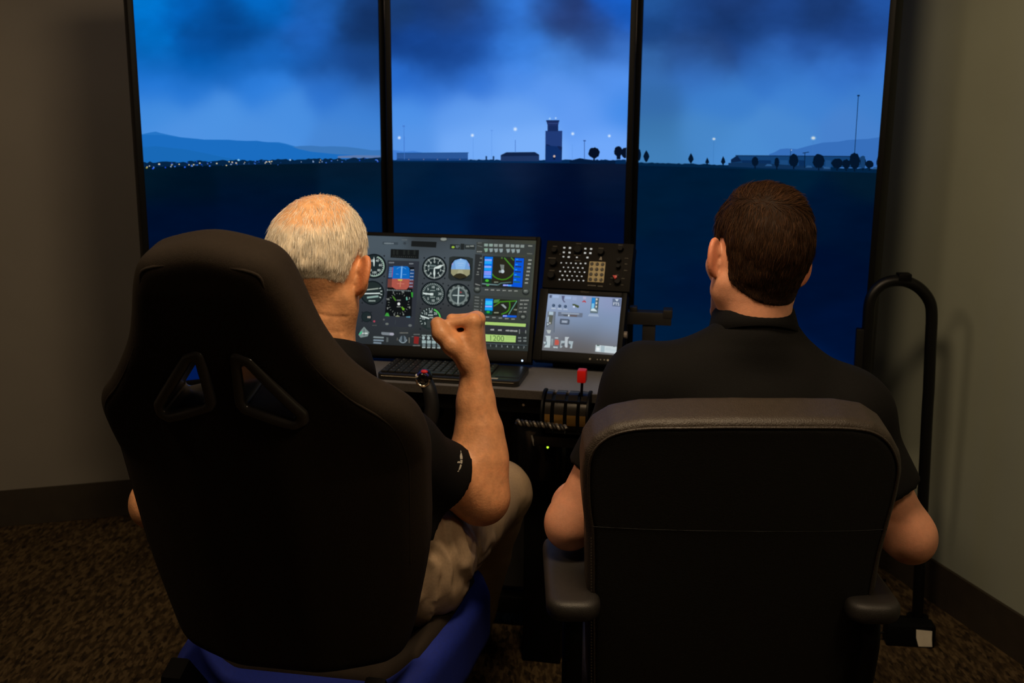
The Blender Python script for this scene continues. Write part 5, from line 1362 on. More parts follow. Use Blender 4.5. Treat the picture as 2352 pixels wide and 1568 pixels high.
half = [(w, v) for w, v in zip(ws_, vs_)]
outl = spline([(w, v) for w, v in half] + [(0.0, 0.819)] + [(-w, v) for w, v in half[::-1]], 5)
HOLES = [np.array([(0.030, 0.648), (0.044, 0.642), (0.108, 0.556), (0.108, 0.546), (0.098, 0.541), (0.030, 0.566), (0.025, 0.574)])]
HOLES.append(HOLES[0] * np.array([-1, 1]))
rs = empty('racing_seat', (RS_B + rf * 0.22) * np.array([1, 1, 0]), 'black high-backed racing seat with two cut-outs and a blue cushion', 'chair')
lo, hi, h_ = (-0.31, -0.08, -0.09), (0.31, 0.88, 0.19), 0.005
vol = Vol(lo, hi, h_)
U, V = np.meshgrid(vol.ax[0], vol.ax[1], indexing='ij')
d2 = poly_sdf(outl, U, V)
wc = rs_wing(U, V)
tk = 0.036 + 0.012 * np.clip((V - 0.6) / 0.15, 0, 1) + 0.008 * np.clip((np.abs(U) - 0.12) / 0.1, 0, 1)
d3 = np.abs(vol.ax[2][None, None, :] - wc[..., None]) - tk[..., None]
Fv = rounded(d2[..., None] * np.ones_like(d3), d3, 0.030)
dh = np.minimum(poly_sdf(HOLES[0], U, V), poly_sdf(HOLES[1], U, V))
Fv = np.maximum(Fv, -(dh[..., None] - 0.004))
rec = np.clip(0.03 - np.abs(U), 0, 1)
vol.F = Fv.astype(np.float32)
Vv, Ff = vol.mesh(); Vv = relax(Vv, Ff, 2)
mesh_obj('backrest', RSP(Vv), Ff, M_fabric, rs, smooth=True)
for hole in HOLES:
    vb = Vol((min(hole[:, 0]) - 0.03, 0.52, -0.08), (max(hole[:, 0]) + 0.03, 0.68, 0.10), 0.003)
    U2, V2 = np.meshgrid(vb.ax[0], vb.ax[1], indexing='ij')
    dd = poly_sdf(hole, U2, V2)
    band = np.abs(dd - 0.003) - 0.0085
    d3 = np.abs(vb.ax[2][None, None, :] - rs_wing(U2, V2)[..., None]) - 0.044
    vb.F = rounded(band[..., None] * np.ones_like(d3), d3, 0.006).astype(np.float32)
    Vv, Ff = vb.mesh(); Vv = relax(Vv, Ff, 2)
    mesh_obj('cutout_bezel', RSP(Vv), Ff, M_bezel, rs, smooth=True)
pp = []
for (u, v) in spline([(w - 0.020, v - 0.004) for w, v in half if v > 0.12][:-1] + [(0.0, 0.794)] + [(-(w - 0.020), v - 0.004) for w, v in half[::-1] if v > 0.12][1:], 5):
    t_ = 0.036 + 0.012 * np.clip((v - 0.6) / 0.15, 0, 1) + 0.008 * np.clip((abs(u) - 0.12) / 0.1, 0, 1)
    pp.append((u, v, rs_wing(u, v) - t_ + 0.005))
tube('seam_piping', RSP(np.array(pp)), 0.0028, M_fabric, rs, 8)
# cushion
M_hinge = mat('hinge_plastic', (7, 6, 6), 0.7, spec=0.1, noise=0.1)
cu_o = [(-0.205, -0.06), (0.205, -0.06), (0.235, 0.06), (0.262, 0.25), (0.272, 0.42), (0.24, 0.50), (0.0, 0.52), (-0.24, 0.50), (-0.272, 0.42), (-0.262, 0.25), (-0.235, 0.06)]
vc = Vol((-0.32, -0.12, -0.16), (0.32, 0.58, 0.10), 0.007)
U2, V2 = np.meshgrid(vc.ax[0], vc.ax[1], indexing='ij')
dd = poly_sdf(np.array(cu_o), U2, V2)
top = -0.03 + 0.055 * np.clip((np.abs(U2) - 0.13) / 0.07, 0, 1) ** 1.5
mid = (top - 0.125) / 2; hh = (top + 0.125) / 2
d3 = np.abs(vc.ax[2][None, None, :] - mid[..., None]) - hh[..., None]
vc.F = rounded(dd[..., None] * np.ones_like(d3), d3, 0.035).astype(np.float32)
Vv, Ff = vc.mesh(); Vv = relax(Vv, Ff, 2)
sq = RS_B + np.array([0, 0, -0.02])
mesh_obj('seat_cushion', sq + Vv[:, :1] * rrr + Vv[:, 1:2] * rf + Vv[:, 2:3] * zz, Ff, M_blue, rs, smooth=True)
SF = Frame(sq, rrr, rf)
vc = Vol((-0.32, -0.12, -0.12), (0.32, 0.58, 0.12), 0.007)
U2, V2 = np.meshgrid(vc.ax[0], vc.ax[1], indexing='ij')
dd = np.maximum(poly_sdf(np.array(cu_o), U2, V2) + 0.030, 0.085 - V2)
top = -0.016 + 0.055 * np.clip((np.abs(U2) - 0.13) / 0.07, 0, 1) ** 1.5
d3 = np.abs(vc.ax[2][None, None, :] - (top / 2 - 0.04)[..., None]) - (top / 2 + 0.04)[..., None]
vc.F = rounded(dd[..., None] * np.ones_like(d3), d3, 0.02).astype(np.float32)
Vv, Ff = vc.mesh(); Vv = relax(Vv, Ff, 2)
mesh_obj('seat_pad', sq + Vv[:, :1] * rrr + Vv[:, 1:2] * rf + Vv[:, 2:3] * zz, Ff, M_fabric, rs, smooth=True)
box('seat_pan', SF, -0.20, 0.20, -0.02, 0.46, -0.165, -0.118, M_black, rs, bevel=0.01)
for sgn in (-1, 1):
    hf_ = Frame(sq + rrr * sgn * 0.172, rf, zz)
    bm = bmesh.new(); bm_prism(bm, hf_, [(-0.09, 0.045), (-0.05, 0.06), (0.0, 0.0), (0.05, -0.06), (0.02, -0.10), (-0.05, -0.09), (-0.10, -0.01)], -0.018, 0.018, 0.006)
    bm_obj('hinge_cover', bm, M_hinge, rs, smooth=True)
hk = sq + rrr * 0.216 - rf * 0.01
kn = cyl('recline_knob', hk, hk + rrr * 0.028, 0.022, M_black, rs)
tube('knob_ring', [hk + rrr * 0.029 + rf * 0.017 * math.cos(t_) + zz * 0.017 * math.sin(t_) for t_ in np.linspace(0, 2 * math.pi, 25)], 0.0018, mat('pale_ring', (190, 184, 172), 0.4), kn, 6)
def star_base(root, cx, cy, ztop, m, yaw0=0.2, rad=0.30):
    cyl('gas_column', (cx, cy, 0.09), (cx, cy, ztop), 0.028, M_metal_black, root)
    cyl('hub', (cx, cy, 0.07), (cx, cy, 0.13), 0.05, m, root)
    for k in range(5):
        a = yaw0 + 2 * math.pi * k / 5
        d = np.array([math.cos(a), math.sin(a), 0])
        c0 = np.array([cx, cy, 0.105])
        tube('base_leg', [c0 + d * 0.03, c0 + d * rad * 0.6 + zz * -0.01, c0 + d * rad + zz * -0.028], [0.024, 0.02, 0.016], m, root, 10)
        w = c0 + d * rad; s_ = np.array([-d[1], d[0], 0])
        for sg in (-1, 1):
            cyl('caster_wheel', np.array([w[0], w[1], 0.029]) + s_ * sg * 0.006, np.array([w[0], w[1], 0.029]) + s_ * sg * 0.024, 0.028, m, root, n=18)
        cyl('caster_stem', np.array([w[0], w[1], 0.03]), np.array([w[0], w[1], 0.085]), 0.008, M_metal_black, root, n=10)
c0 = sq + rf * 0.22
star_base(rs, c0[0], c0[1], sq[2] - 0.165, M_black)

# ------------------------------------------------------------------ leather office chair (right)
M_leather = mat('black_leather', (50, 42, 35), 0.5, noise=0.12, nscale=120, bump=0.35, bscale=420)
M_leather_d = mat('black_vinyl_back', (9, 8, 7), 0.7, noise=0.1, nscale=100, bump=0.2, bscale=500)
OC = yaw_frame(atD(1690, 1240, 1.70), 0.0, -10.0)
oc = empty('office_chair', (OC.O[0], OC.O[1] + 0.25, 0), 'black leather office chair with padded backrest and armrests beside the grey wall', 'chair')
px_o = [(1352, 1660), (1350, 1420), (1348, 1250), (1340, 1180), (1338, 1100), (1345, 1055), (1368, 1020), (1410, 992), (1480, 975), (1600, 968), (1700, 965), (1850, 967), (1950, 972), (2015, 985), (2058, 1015), (2082, 1060), (2086, 1100), (2074, 1160), (2054, 1227), (2034, 1300), (2014, 1420), (2006, 1660)]
oo = np.array([OC.hit(*p) for p in px_o])
oo = np.vstack([oo, [[oo[-1, 0] - 0.03, oo[-1, 1] - 0.02], [oo[0, 0] + 0.03, oo[0, 1] - 0.02]]])
vo_ = Vol((oo[:, 0].min() - 0.05, oo[:, 1].min() - 0.05, -0.14), (oo[:, 0].max() + 0.05, oo[:, 1].max() + 0.05, 0.05), 0.005)
U2, V2 = np.meshgrid(vo_.ax[0], vo_.ax[1], indexing='ij')
dd = poly_sdf(oo, U2, V2)
uc = (oo[:, 0].min() + oo[:, 0].max()) / 2
W3 = vo_.ax[2][None, None, :]
bulge = -0.010 * (1 - np.clip(np.abs(U2 - uc) / 0.24, 0, 1) ** 2)
curve = -0.35 * (U2 - uc) ** 2          # side edges wrap forwards a little
d3 = np.abs(W3 - (-0.045 + curve)[..., None]) - 0.047
Fv = rounded(dd[..., None] * np.ones_like(d3), d3, 0.014)
vo_.F = Fv.astype(np.float32)
Vv, Ff = vo_.mesh(); Vv = relax(Vv, Ff, 2)
def OCP(p):
    p = np.atleast_2d(p)
    return OC.O + p[:, :1] * OC.a + p[:, 1:2] * OC.b + p[:, 2:3] * OC.n
mesh_obj('backrest', OCP(Vv), Ff, M_leather, oc, smooth=True)
# rear panel laid on the back of the cushion, with piping and a cross seam
ins = []
cen = oo.mean(0)
def inset_poly(P, r):
    P = np.asarray(P); n = len(P); out = []
    A = 0.5 * sum(P[i][0] * P[(i + 1) % n][1] - P[(i + 1) % n][0] * P[i][1] for i in range(n))
    for i in range(n):
        t = P[(i + 1) % n] - P[i - 1]; t = t / (np.hypot(*t) + 1e-9)
        nn = np.array([-t[1], t[0]]) * (1 if A > 0 else -1)
        out.append(P[i] + nn * r)
    return np.array(out)
pan_o = inset_poly(spline(np.vstack([oo, oo[:1]]), 4)[:-1], 0.011)
cvf = lambda u: -0.35 * (u - uc) ** 2
top_pts = [(u, v, 0.0030 + cvf(u)) for u, v in pan_o if v > OC.hit(1700, 1640)[1]]
tube('piping', OCP(np.array(top_pts)), 0.0022, M_leather, oc, 8)
vp = Vol((oo[:, 0].min() - 0.02, oo[:, 1].min() - 0.02, -0.05), (oo[:, 0].max() + 0.02, oo[:, 1].max() + 0.02, 0.03), 0.005)
U2, V2 = np.meshgrid(vp.ax[0], vp.ax[1], indexing='ij')
d3 = np.abs(vp.ax[2][None, None, :] - (-0.008 + cvf(U2))[..., None]) - 0.0115
vp.F = rounded(poly_sdf(pan_o, U2, V2)[..., None] * np.ones_like(d3), d3, 0.005).astype(np.float32)
Vv, Ff = vp.mesh(); Vv = relax(Vv, Ff, 1)
mesh_obj('rear_panel', OCP(Vv), Ff, M_leather_d, oc, smooth=True)
sv = OC.hit(1700, 1222)[1]
tube('cross_seam', OCP(np.array([(u, sv + 0.004 * math.cos(u * 9), 0.0036 + cvf(u)) for u in np.linspace(OC.hit(1362, 1222)[0], OC.hit(2045, 1222)[0], 40)])), 0.0006, M_leather_d, oc, 6)
M_zip = mat('zip_teeth', (96, 90, 80), 0.4, metal=0.4)
zb_ = [OC.hit(1360, y) for y in np.linspace(1250, 1640, 60)]
bm = bmesh.new()
for (u, v) in zb_:
    bm_box(bm, OC, u - 0.0012, u + 0.0012, v - 0.0012, v + 0.0012, cvf(u) + 0.002, cvf(u) + 0.0042)
zo = bm_obj('zip_teeth', bm, M_zip, oc); zo['kind'] = 'stuff'
sy0 = OC.O[1] + 0.06
OSF = Frame((OC.O[0] - 0.005, sy0, 0.50), (1, 0, 0), (0, 1, 0))
vs2 = Vol((-0.29, -0.05, -0.13), (0.29, 0.55, 0.05), 0.008)
U2, V2 = np.meshgrid(vs2.ax[0], vs2.ax[1], indexing='ij')
so_ = np.array(rrect(-0.235, 0.235, -0.005, 0.48, 0.07))
d3 = np.abs(vs2.ax[2][None, None, :] + 0.055) - 0.05
vs2.F = rounded(poly_sdf(so_, U2, V2)[..., None] * np.ones_like(d3), d3, 0.035).astype(np.float32)
Vv, Ff = vs2.mesh(); Vv = relax(Vv, Ff, 2)
mesh_obj('seat_cushion', OSF.O + Vv, Ff, M_leather, oc, smooth=True)
M_armpad = mat('soft_arm_pad', (34, 31, 29), 0.55, noise=0.12, nscale=100, bump=0.15, bscale=600)
AZ = 0.672
for sgn, cxp in ((-1, atZ(1298, 1400, AZ)[0] + 0.016), (1, atZ(2045, 1405, AZ)[0] - 0.012)):
    y0_, y1_ = atZ(1300, 1388, AZ)[1], atZ(1262, 1238, AZ)[1]
    va = Vol((cxp - 0.09, y0_ - 0.04, AZ - 0.09), (cxp + 0.09, y1_ + 0.06, AZ + 0.03), 0.005)
    U2, V2 = np.meshgrid(va.ax[0], va.ax[1], indexing='ij')
    pad = np.array(rrect(cxp - 0.045, cxp + 0.045, y0_, y1_ + 0.03, 0.032))
    d3 = np.abs(va.ax[2][None, None, :] - (AZ - 0.018)) - 0.018
    va.F = rounded(poly_sdf(pad, U2, V2)[..., None] * np.ones_like(d3), d3, 0.013).astype(np.float32)
    Vv, Ff = va.mesh(); Vv = relax(Vv, Ff, 1)
    mesh_obj('armrest_pad', Vv, Ff, M_armpad, oc, smooth=True)
    ym = (y0_ + y1_) / 2
    tube('armrest_support', spline([(cxp, y0_ + 0.04, AZ - 0.034), (cxp, y0_ + 0.035, AZ - 0.10), (cxp - sgn * 0.005, y0_ + 0.07, 0.44), (cxp - sgn * 0.03, y0_ + 0.12, 0.405), (cxp - sgn * 0.10, y0_ + 0.13, 0.395)], 6), 0.017, M_black, oc, 12)
box('seat_plate', OSF, -0.14, 0.14, 0.10, 0.38, -0.130, -0.105, M_metal_black, oc, bevel=0.004)
tube('back_strut', spline([(OC.O[0], sy0 + 0.2, 0.385), (OC.O[0], sy0 + 0.02, 0.38), (OC.O[0], sy0 - 0.01, 0.40), (OC.O[0], sy0 - 0.01, 0.47)], 6), 0.022, M_metal_black, oc, 12)
star_base(oc, OC.O[0], sy0 + 0.24, 0.375, M_black, 0.5)
# ------------------------------------------------------------------ people
from mathutils.bvhtree import BVHTree
def nrm(a):
    a = np.asarray(a, float); return a / np.linalg.norm(a)
def Rx(a): c, s = math.cos(a), math.sin(a); return np.array([[1, 0, 0], [0, c, -s], [0, s, c]])
def Ry(a): c, s = math.cos(a), math.sin(a); return np.array([[c, 0, s], [0, 1, 0], [-s, 0, c]])
def Rz(a): c, s = math.cos(a), math.sin(a); return np.array([[c, -s, 0], [s, c, 0], [0, 0, 1]])
def noise3(P, scale, seed, n=3):
    rg = np.random.default_rng(seed)
    out = 0; amp = 1; tot = 0
    g = rg.random((32, 32, 32))
    for k in range(n):
        p = P / (scale / 2 ** k) + 17.3 * k
        i = np.floor(p).astype(int); t = p - i; t = t * t * (3 - 2 * t)
        v = 0
        for dx in (0, 1):
            for dy in (0, 1):
                for dz in (0, 1):
                    w = (t[..., 0] if dx else 1 - t[..., 0]) * (t[..., 1] if dy else 1 - t[..., 1]) * (t[..., 2] if dz else 1 - t[..., 2])
                    v = v + w * g[(i[..., 0] + dx) % 32, (i[..., 1] + dy) % 32, (i[..., 2] + dz) % 32]
        out = out + amp * v; tot += amp; amp *= 0.5
    return out / tot - 0.5
def build_head(O, R, S, neck_world, neck_r, old, skin_rgb, h=0.0026):
    """head sculpted in its own frame (x right, y face, z up); returns world mesh, colours and the field"""
    toL = lambda p: (R.T @ (np.asarray(p, float) - O)) / S
    nb = toL(neck_world)
    lo = np.minimum(np.array([-0.115, -0.135, -0.15]), nb - np.array([0.10, 0.09, 0.02]))
    hi = np.array([0.115, 0.15, 0.15])
    hi = np.maximum(hi, nb + np.array([0.10, 0.09, 0.02]))
    v = Vol(lo, hi, h)
    v.ell((0, -0.012, 0.038), (0.0755, 0.099, 0.088), k=0)
    v.ell((0, -0.045, 0.012), (0.058, 0.062, 0.058), k=0.03)
    v.ell((0, 0.030, -0.015), (0.061, 0.069, 0.082), k=0.03)
    for s in (-1, 1):
        v.cone((s * 0.054, 0.000, -0.058), (s * 0.018, 0.074, -0.102), 0.020, 0.017, k=0.025)
        v.cone((s * 0.056, -0.004, -0.01), (s * 0.054, 0.0, -0.058), 0.020, 0.020, k=0.02)
        v.ball((s * 0.043, 0.062, -0.018), 0.019, k=0.025)
        v.cone((s * 0.012, 0.093, 0.024), (s * 0.046, 0.078, 0.022), 0.010, 0.009, k=0.015)
        v.ball((s * 0.031, 0.101, 0.006), 0.014, k=0.012, sub=True)
        v.ball((s * 0.012, 0.106, -0.032), 0.009, k=0.008)
    v.ball((0, 0.080, -0.106), 0.019, k=0.02)
    v.cone((0, 0.096, 0.014), (0, 0.120, -0.026), 0.0085, 0.0125, k=0.014)
    v.cone((-0.022, 0.092, -0.064), (0.022, 0.092, -0.064), 0.0075, 0.0075, k=0.008)
    v.cone((-0.020, 0.090, -0.075), (0.020, 0.090, -0.075), 0.0085, 0.0085, k=0.008)
    v.cone((-0.024, 0.103, -0.0695), (0.024, 0.103, -0.0695), 0.0022, 0.0022, k=0.004, sub=True)
    # neck
    v.cone((0, -0.028, -0.030), nb, 0.056, neck_r / S, k=0.035)
    for s in (-1, 1):
        st = nb + np.array([0, 0.045, -0.005]) + np.array([s * 0.02, 0, 0])
        v.cone((s * 0.058, -0.018, -0.045), st, 0.015, 0.013, k=0.02)
    F0 = v.F.copy()
    # ears
    for s in (-1, 1):
        dp = nrm([s * 0.74, -0.67, 0.0]); dq = nrm([0, 0.14, 1.0]); dn = nrm(np.cross(dq, dp)); dq = np.cross(dp, dn)
        if dn[1] < 0: dn = -dn
        dq = dq if dq[2] > 0 else -dq
        e0 = np.array([s * 0.0745, 0.002, -0.002])
        c0 = e0 + dp * 0.0165
        EP = lambda p, q, o: c0 + dp * p + dq * q + dn * o
        Re = np.stack([dp, dq, dn], 1)
        v.ell(c0, (0.0175, 0.0315, 0.0052), Re, k=0.006)
        v.ell(EP(-0.001, -0.025, 0.0), (0.009, 0.011, 0.0055), Re, k=0.006)
        ang = np.radians(np.linspace(150, -115, 26))       # rim from the front, over the top, down the back
        rp = [EP(0.0162 * math.cos(a), 0.0300 * math.sin(a), 0.0022 + 0.0015 * math.cos(a)) for a in ang]
        v.chain(rp, [0.0038] * len(rp), k=0.0035)
        v.ell(EP(-0.003, -0.001, 0.0072), (0.0095, 0.0165, 0.0060), Re, k=0.004, sub=True)
        v.cone(EP(-0.013, 0.002, 0.003), EP(-0.012, -0.010, 0.003), 0.0042, 0.0042, k=0.004)
        v.cone(e0 + np.array([-s * 0.004, 0.0, 0.012]), EP(-0.006, 0.008, -0.001), 0.009, 0.006, k=0.008)
        v.cone(e0 + np.array([-s * 0.004, 0.0, -0.012]), EP(-0.006, -0.012, -0.001), 0.009, 0.006, k=0.008)
    X, Y, Z = v.grid()
    P = np.stack([X, Y, Z], -1).astype(np.float32)
    if old:   # nape creases
        near = np.abs(v.F) < 0.012
        idx = np.where(near)
        p = P[idx]
        cre = np.zeros(len(p))
        for zc, sl in ((-0.070, 0.10), (-0.092, 0.16), (-0.112, 0.14)):
            dz = p[:, 2] - (zc - sl * p[:, 0] + 0.003 * np.sin(p[:, 0] * 90))
            cre += np.exp(-(dz / 0.0022) ** 2) * (p[:, 1] < -0.02)
        v.F[idx] += (cre * 0.0013).astype(np.float32)
    Vv, Ff = v.mesh(); Vv = relax(Vv, Ff, 1, 0.4)
    n = noise3(Vv, 0.035, 5)
    col = np.tile(lin(skin_rgb), (len(Vv), 1)) * (1 + 0.25 * n)[:, None]
    red = np.clip((np.abs(Vv[:, 0]) - 0.083) / 0.01, 0, 1) * (Vv[:, 2] > -0.05)
    col = col * (1 - red[:, None] * np.array([0.0, 0.22, 0.28]))
    if old:
        kk = np.clip((1.30 - np.sqrt((Vv[:, 0] / 0.066) ** 2 + ((Vv[:, 1] + 0.064) / 0.066) ** 2 + ((Vv[:, 2] - 0.106) / 0.060) ** 2)) / 0.3, 0, 1)[:, None]
        col = col * (1 - kk) + kk * lin((232, 178, 130)) * (1 + 0.2 * n)[:, None]
    lips = (np.abs(Vv[:, 0]) < 0.024) & (np.abs(Vv[:, 2] + 0.0695) < 0.012) & (Vv[:, 1] > 0.09)
    col[lips] *= np.array([0.9, 0.6, 0.6])
    v.F0 = F0
    return v, P, Vv, Ff, col
def hair_mask(P, old):
    x, y, z = P[..., 0], P[..., 1], P[..., 2]
    ax = np.abs(x)
    zl = np.interp(y, [-0.12, -0.075, -0.055, -0.036, -0.030, -0.012, 0.006, 0.012, 0.022, 0.030, 0.05, 0.08, 0.12],
                   [-0.016, -0.018, -0.020, -0.020, 0.004, 0.030, 0.030, -0.015, -0.015, 0.03, 0.05, 0.085, 0.13] if old else
                   [-0.064, -0.062, -0.056, -0.034, 0.004, 0.032, 0.034, -0.012, -0.012, 0.025, 0.045, 0.075, 0.12])
    zl = zl - (0.006 if old else 0.008) * np.clip((0.050 - ax) / 0.035, 0, 1) * (y < 0)
    return (zl - z)
def tri_sample(V, Fc, n, rg, w=None):
    T = np.concatenate([Fc[:, [0, 1, 2]], Fc[:, [0, 2, 3]]])
    a, b, c = V[T[:, 0]], V[T[:, 1]], V[T[:, 2]]
    N = np.cross(b - a, c - a); A = np.linalg.norm(N, axis=1) + 1e-12
    wt = A if w is None else A * w((a + b + c) / 3)
    i = rg.choice(len(T), n, p=wt / wt.sum())
    r1, r2 = np.sqrt(rg.random(n)), rg.random(n)
    p = a[i] * (1 - r1)[:, None] + b[i] * (r1 * (1 - r2))[:, None] + c[i] * (r1 * r2)[:, None]
    return p, N[i] / A[i][:, None]
def strands(p, n, d, L, w0, cols, rg, curl=0.25):
    """thin tapered ribbons from p, leaning along d"""
    k = len(p)
    side = np.cross(d, n); side /= np.linalg.norm(side, axis=1)[:, None] + 1e-9
    tw = rg.normal(0, 0.5, k)[:, None]
    side = side * np.cos(tw) + n * np.sin(tw)
    V = np.zeros((k, 7, 3)); 
    for j, (t, w) in enumerate(((0, 1.0), (0.4, 0.85), (0.75, 0.55))):
        c = p + d * (L * t)[:, None] - n * (L * curl * t * t)[:, None]
        V[:, 2 * j] = c - side * (w0 * w)[:, None]; V[:, 2 * j + 1] = c + side * (w0 * w)[:, None]
    V[:, 6] = p + d * L[:, None] - n * (L * curl)[:, None]
    b = (np.arange(k) * 7)[:, None]
    q = np.concatenate([b + np.array([[0, 1, 3, 2]]), b + np.array([[2, 3, 5, 4]])])
    t3 = b + np.array([[4, 5, 6]])
    fl = [tuple(f) for f in q.tolist()] + [tuple(f) for f in t3.tolist()]
    return V.reshape(-1, 3), fl, np.repeat(cols, 7, 0)
def make_hair(name, v, P, O, R, S, old, parent, m):
    x, y, z = P[..., 0], P[..., 1], P[..., 2]
    mk = hair_mask(P, old)
    if old:
        t = 0.0045 + 0 * z
        crown = np.sqrt((x / 0.066) ** 2 + ((y + 0.064) / 0.066) ** 2 + ((z - 0.106) / 0.060) ** 2)
        t = t - 0.0085 * np.clip(1.15 - crown, 0, 1)
        t = t - 0.004 * np.clip((y - 0.03) / 0.04, 0, 1) * (z > 0.06)
        t = np.where(t > 0, t * np.clip((-mk + 0.002) / 0.022, 0.05, 1), t)
    else:
        t = 0.0025 + 0.0085 * np.clip((z + 0.01) / 0.10, 0, 1) + 0.006 * np.clip((z - 0.09) / 0.03, 0, 1)
        t = np.maximum(t * np.clip((-mk + 0.004) / 0.03, 0.35, 1), 0.0022)
    bump_ = noise3(P[::1], 0.016, 9, 2).astype(np.float32) * (0.003 if old else 0.004)
    Fh = np.maximum(v.F0 - t - bump_, mk)
    Fh = np.maximum(Fh, -(v.F0 + 0.006))
    # never on the ears
    ear = np.sqrt(((np.abs(x) - 0.090) / 0.020) ** 2 + ((y + 0.010) / 0.026) ** 2 + ((z - 0.000) / 0.038) ** 2)
    Fh = np.maximum(Fh, (1.0 - ear) * 0.015)
    Hv, Hf = surface_nets(Fh.astype(np.float32), v.lo, v.h)
    Hv = relax(Hv, Hf, 1, 0.5)
    rg = np.random.default_rng(3 if old else 4)
    if old:
        crn = lambda q: np.sqrt((q[:, 0] / 0.066) ** 2 + ((q[:, 1] + 0.064) / 0.066) ** 2 + ((q[:, 2] - 0.106) / 0.060) ** 2)
        cr = lambda q: np.clip(crn(q) - 0.35, 0.10, 1) * (np.abs(q[:, 0]) < 0.2) * (q[:, 1] < 0.08)
        p, n = tri_sample(Hv, Hf, 15000, rg, cr)
        ks = (v.F0[tuple(np.clip(np.round((p - v.lo) / v.h).astype(int), 0, np.array(v.F0.shape) - 1).T)] > -0.004)
        p, n = p[ks], n[ks]
        S_, _f2 = v.mesh(v.F0)
        p2, n2 = tri_sample(S_, _f2, 900, rg, lambda q: (crn(q) < 1.05) * (0.25 + crn(q)))
        p, n = np.concatenate([p, p2]), np.concatenate([n, n2])
        L = rg.uniform(0.010, 0.019, len(p)) * np.clip(-hair_mask(p, True) / 0.03, 0.35, 1); lift = rg.uniform(0.10, 0.40, len(p)); w0 = np.full(len(p), 0.00030)
        flow = np.stack([0.25 * p[:, 0] / 0.08, -0.15 + 0 * p[:, 0], -np.ones(len(p))], 1)
        topm = np.clip((p[:, 2] - 0.09) / 0.03, 0, 1)[:, None]
        flow = flow * (1 - topm) + topm * np.stack([0.3 + 4 * p[:, 0], -0.5 + 0 * p[:, 0], 0.1 + 0 * p[:, 0]], 1)
        base = lin((250, 242, 228)); var = rg.uniform(0.62, 1.15, len(p))
        dark = rg.random(len(p)) < 0.10; var[dark] *= 0.55
    else:
        p, n = tri_sample(Hv, Hf, 16000, rg)
        up_ = np.clip((p[:, 2] + 0.03) / 0.13, 0, 1)
        L = (rg.uniform(0.009, 0.014, len(p)) + 0.016 * up_) * np.clip(-hair_mask(p, False) / 0.025, 0.4, 1); lift = rg.uniform(0.08, 0.30, len(p)); w0 = np.full(len(p), 0.00038)
        flow = np.stack([0.10 * p[:, 0] / 0.08, -0.15 + 0 * p[:, 0], -np.ones(len(p))], 1)
        topm = np.clip((p[:, 2] - 0.085) / 0.03, 0, 1)[:, None]
        flow = flow * (1 - topm) + topm * np.stack([0.9 + 0 * p[:, 0], 0.5 - 6 * (p[:, 1] + 0.03), 0.0 + 0 * p[:, 0]], 1)
        base = lin((56, 35, 19)); var = rg.uniform(0.5, 1.3, len(p))
        lt = rg.random(len(p)) < 0.08; var[lt] *= 1.7
    flow += rg.normal(0, 0.16, flow.shape)
    d = flow - n * (flow * n).sum(1)[:, None]; d /= np.linalg.norm(d, axis=1)[:, None] + 1e-9
    d = d + n * lift[:, None]; d /= np.linalg.norm(d, axis=1)[:, None]
    cols = base[None] * var[:, None]
    SV, SFc, SC = strands(p, n, d, L, w0, cols, rg)
    if old:
        kk = np.clip((1.28 - crn(Hv)) / 0.42, 0, 1)[:, None]
    capc = np.tile(lin((238, 224, 202)) if old else lin((34, 22, 14)), (len(Hv), 1)) * (1 + 0.8 * noise3(Hv * np.array([2.2, 2.2, 0.7]), 0.012, 12, 2))[:, None]
    if old: capc = capc * (1 - kk) + lin((232, 178, 130)) * kk
    allV = np.concatenate([Hv, SV]); allF = [tuple(f) for f in Hf.tolist()] + [tuple(i + len(Hv) for i in f) for f in SFc]
    W = O + S * (allV @ R.T)
    return mesh_obj(name, W, allF, m, parent, smooth=True, colors=np.concatenate([capc, SC]))
def hand(v, wrist, X, Y, Z, flex, side_r=1.0, k=0.006, thumb=None, thr=(0.0175, 0.0140, 0.0118, 0.0098)):
    """X along the hand, Y to the thumb side, Z out of the back of the hand"""
    W = lambda a, b, c: np.asarray(wrist) + side_r * (X * a + Y * b + Z * c)
    mcp = [(0.086, 0.028, 0.002), (0.090, 0.009, 0.005), (0.086, -0.011, 0.003), (0.077, -0.029, -0.002)]
    lens = [(0.043, 0.026, 0.020), (0.047, 0.029, 0.021), (0.043, 0.028, 0.021), (0.034, 0.021, 0.018)]
    rad = [0.0105, 0.0108, 0.0102, 0.0090]
    for i, (m_, l, r) in enumerate(zip(mcp, lens, rad)):
        v.cone(W(0.004, m_[1] * 0.62, -0.001), W(*m_), 0.0185, 0.0135, k=0.014)
        p = np.array(m_); a = 0
        for j in range(3):
            a += math.radians(flex[i][j])
            q = p + np.array([math.cos(a), (0.06 if i == 0 else -0.05 * (i - 1)) * (0 if flex[i][1] > 60 else 1), -math.sin(a)]) * l[j]
            v.cone(W(*p), W(*q), r * (1 - 0.09 * j), r * (1 - 0.09 * (j + 1)), k=0.0045 if j else 0.008)
            p = q
    th = thumb if thumb else [(0.018, 0.020, -0.012), (0.046, 0.046, -0.022), (0.076, 0.054, -0.026), (0.100, 0.055, -0.030)]
    v.chain([W(*q) for q in th], thr, k=0.010)
    v.cone(W(0.012, 0.016, -0.012), W(0.05, 0.022, -0.016), 0.018, 0.012, k=0.014)   # ball of the thumb
    v.cone(W(0.012, -0.018, -0.012), W(0.06, -0.024, -0.012), 0.016, 0.012, k=0.014)
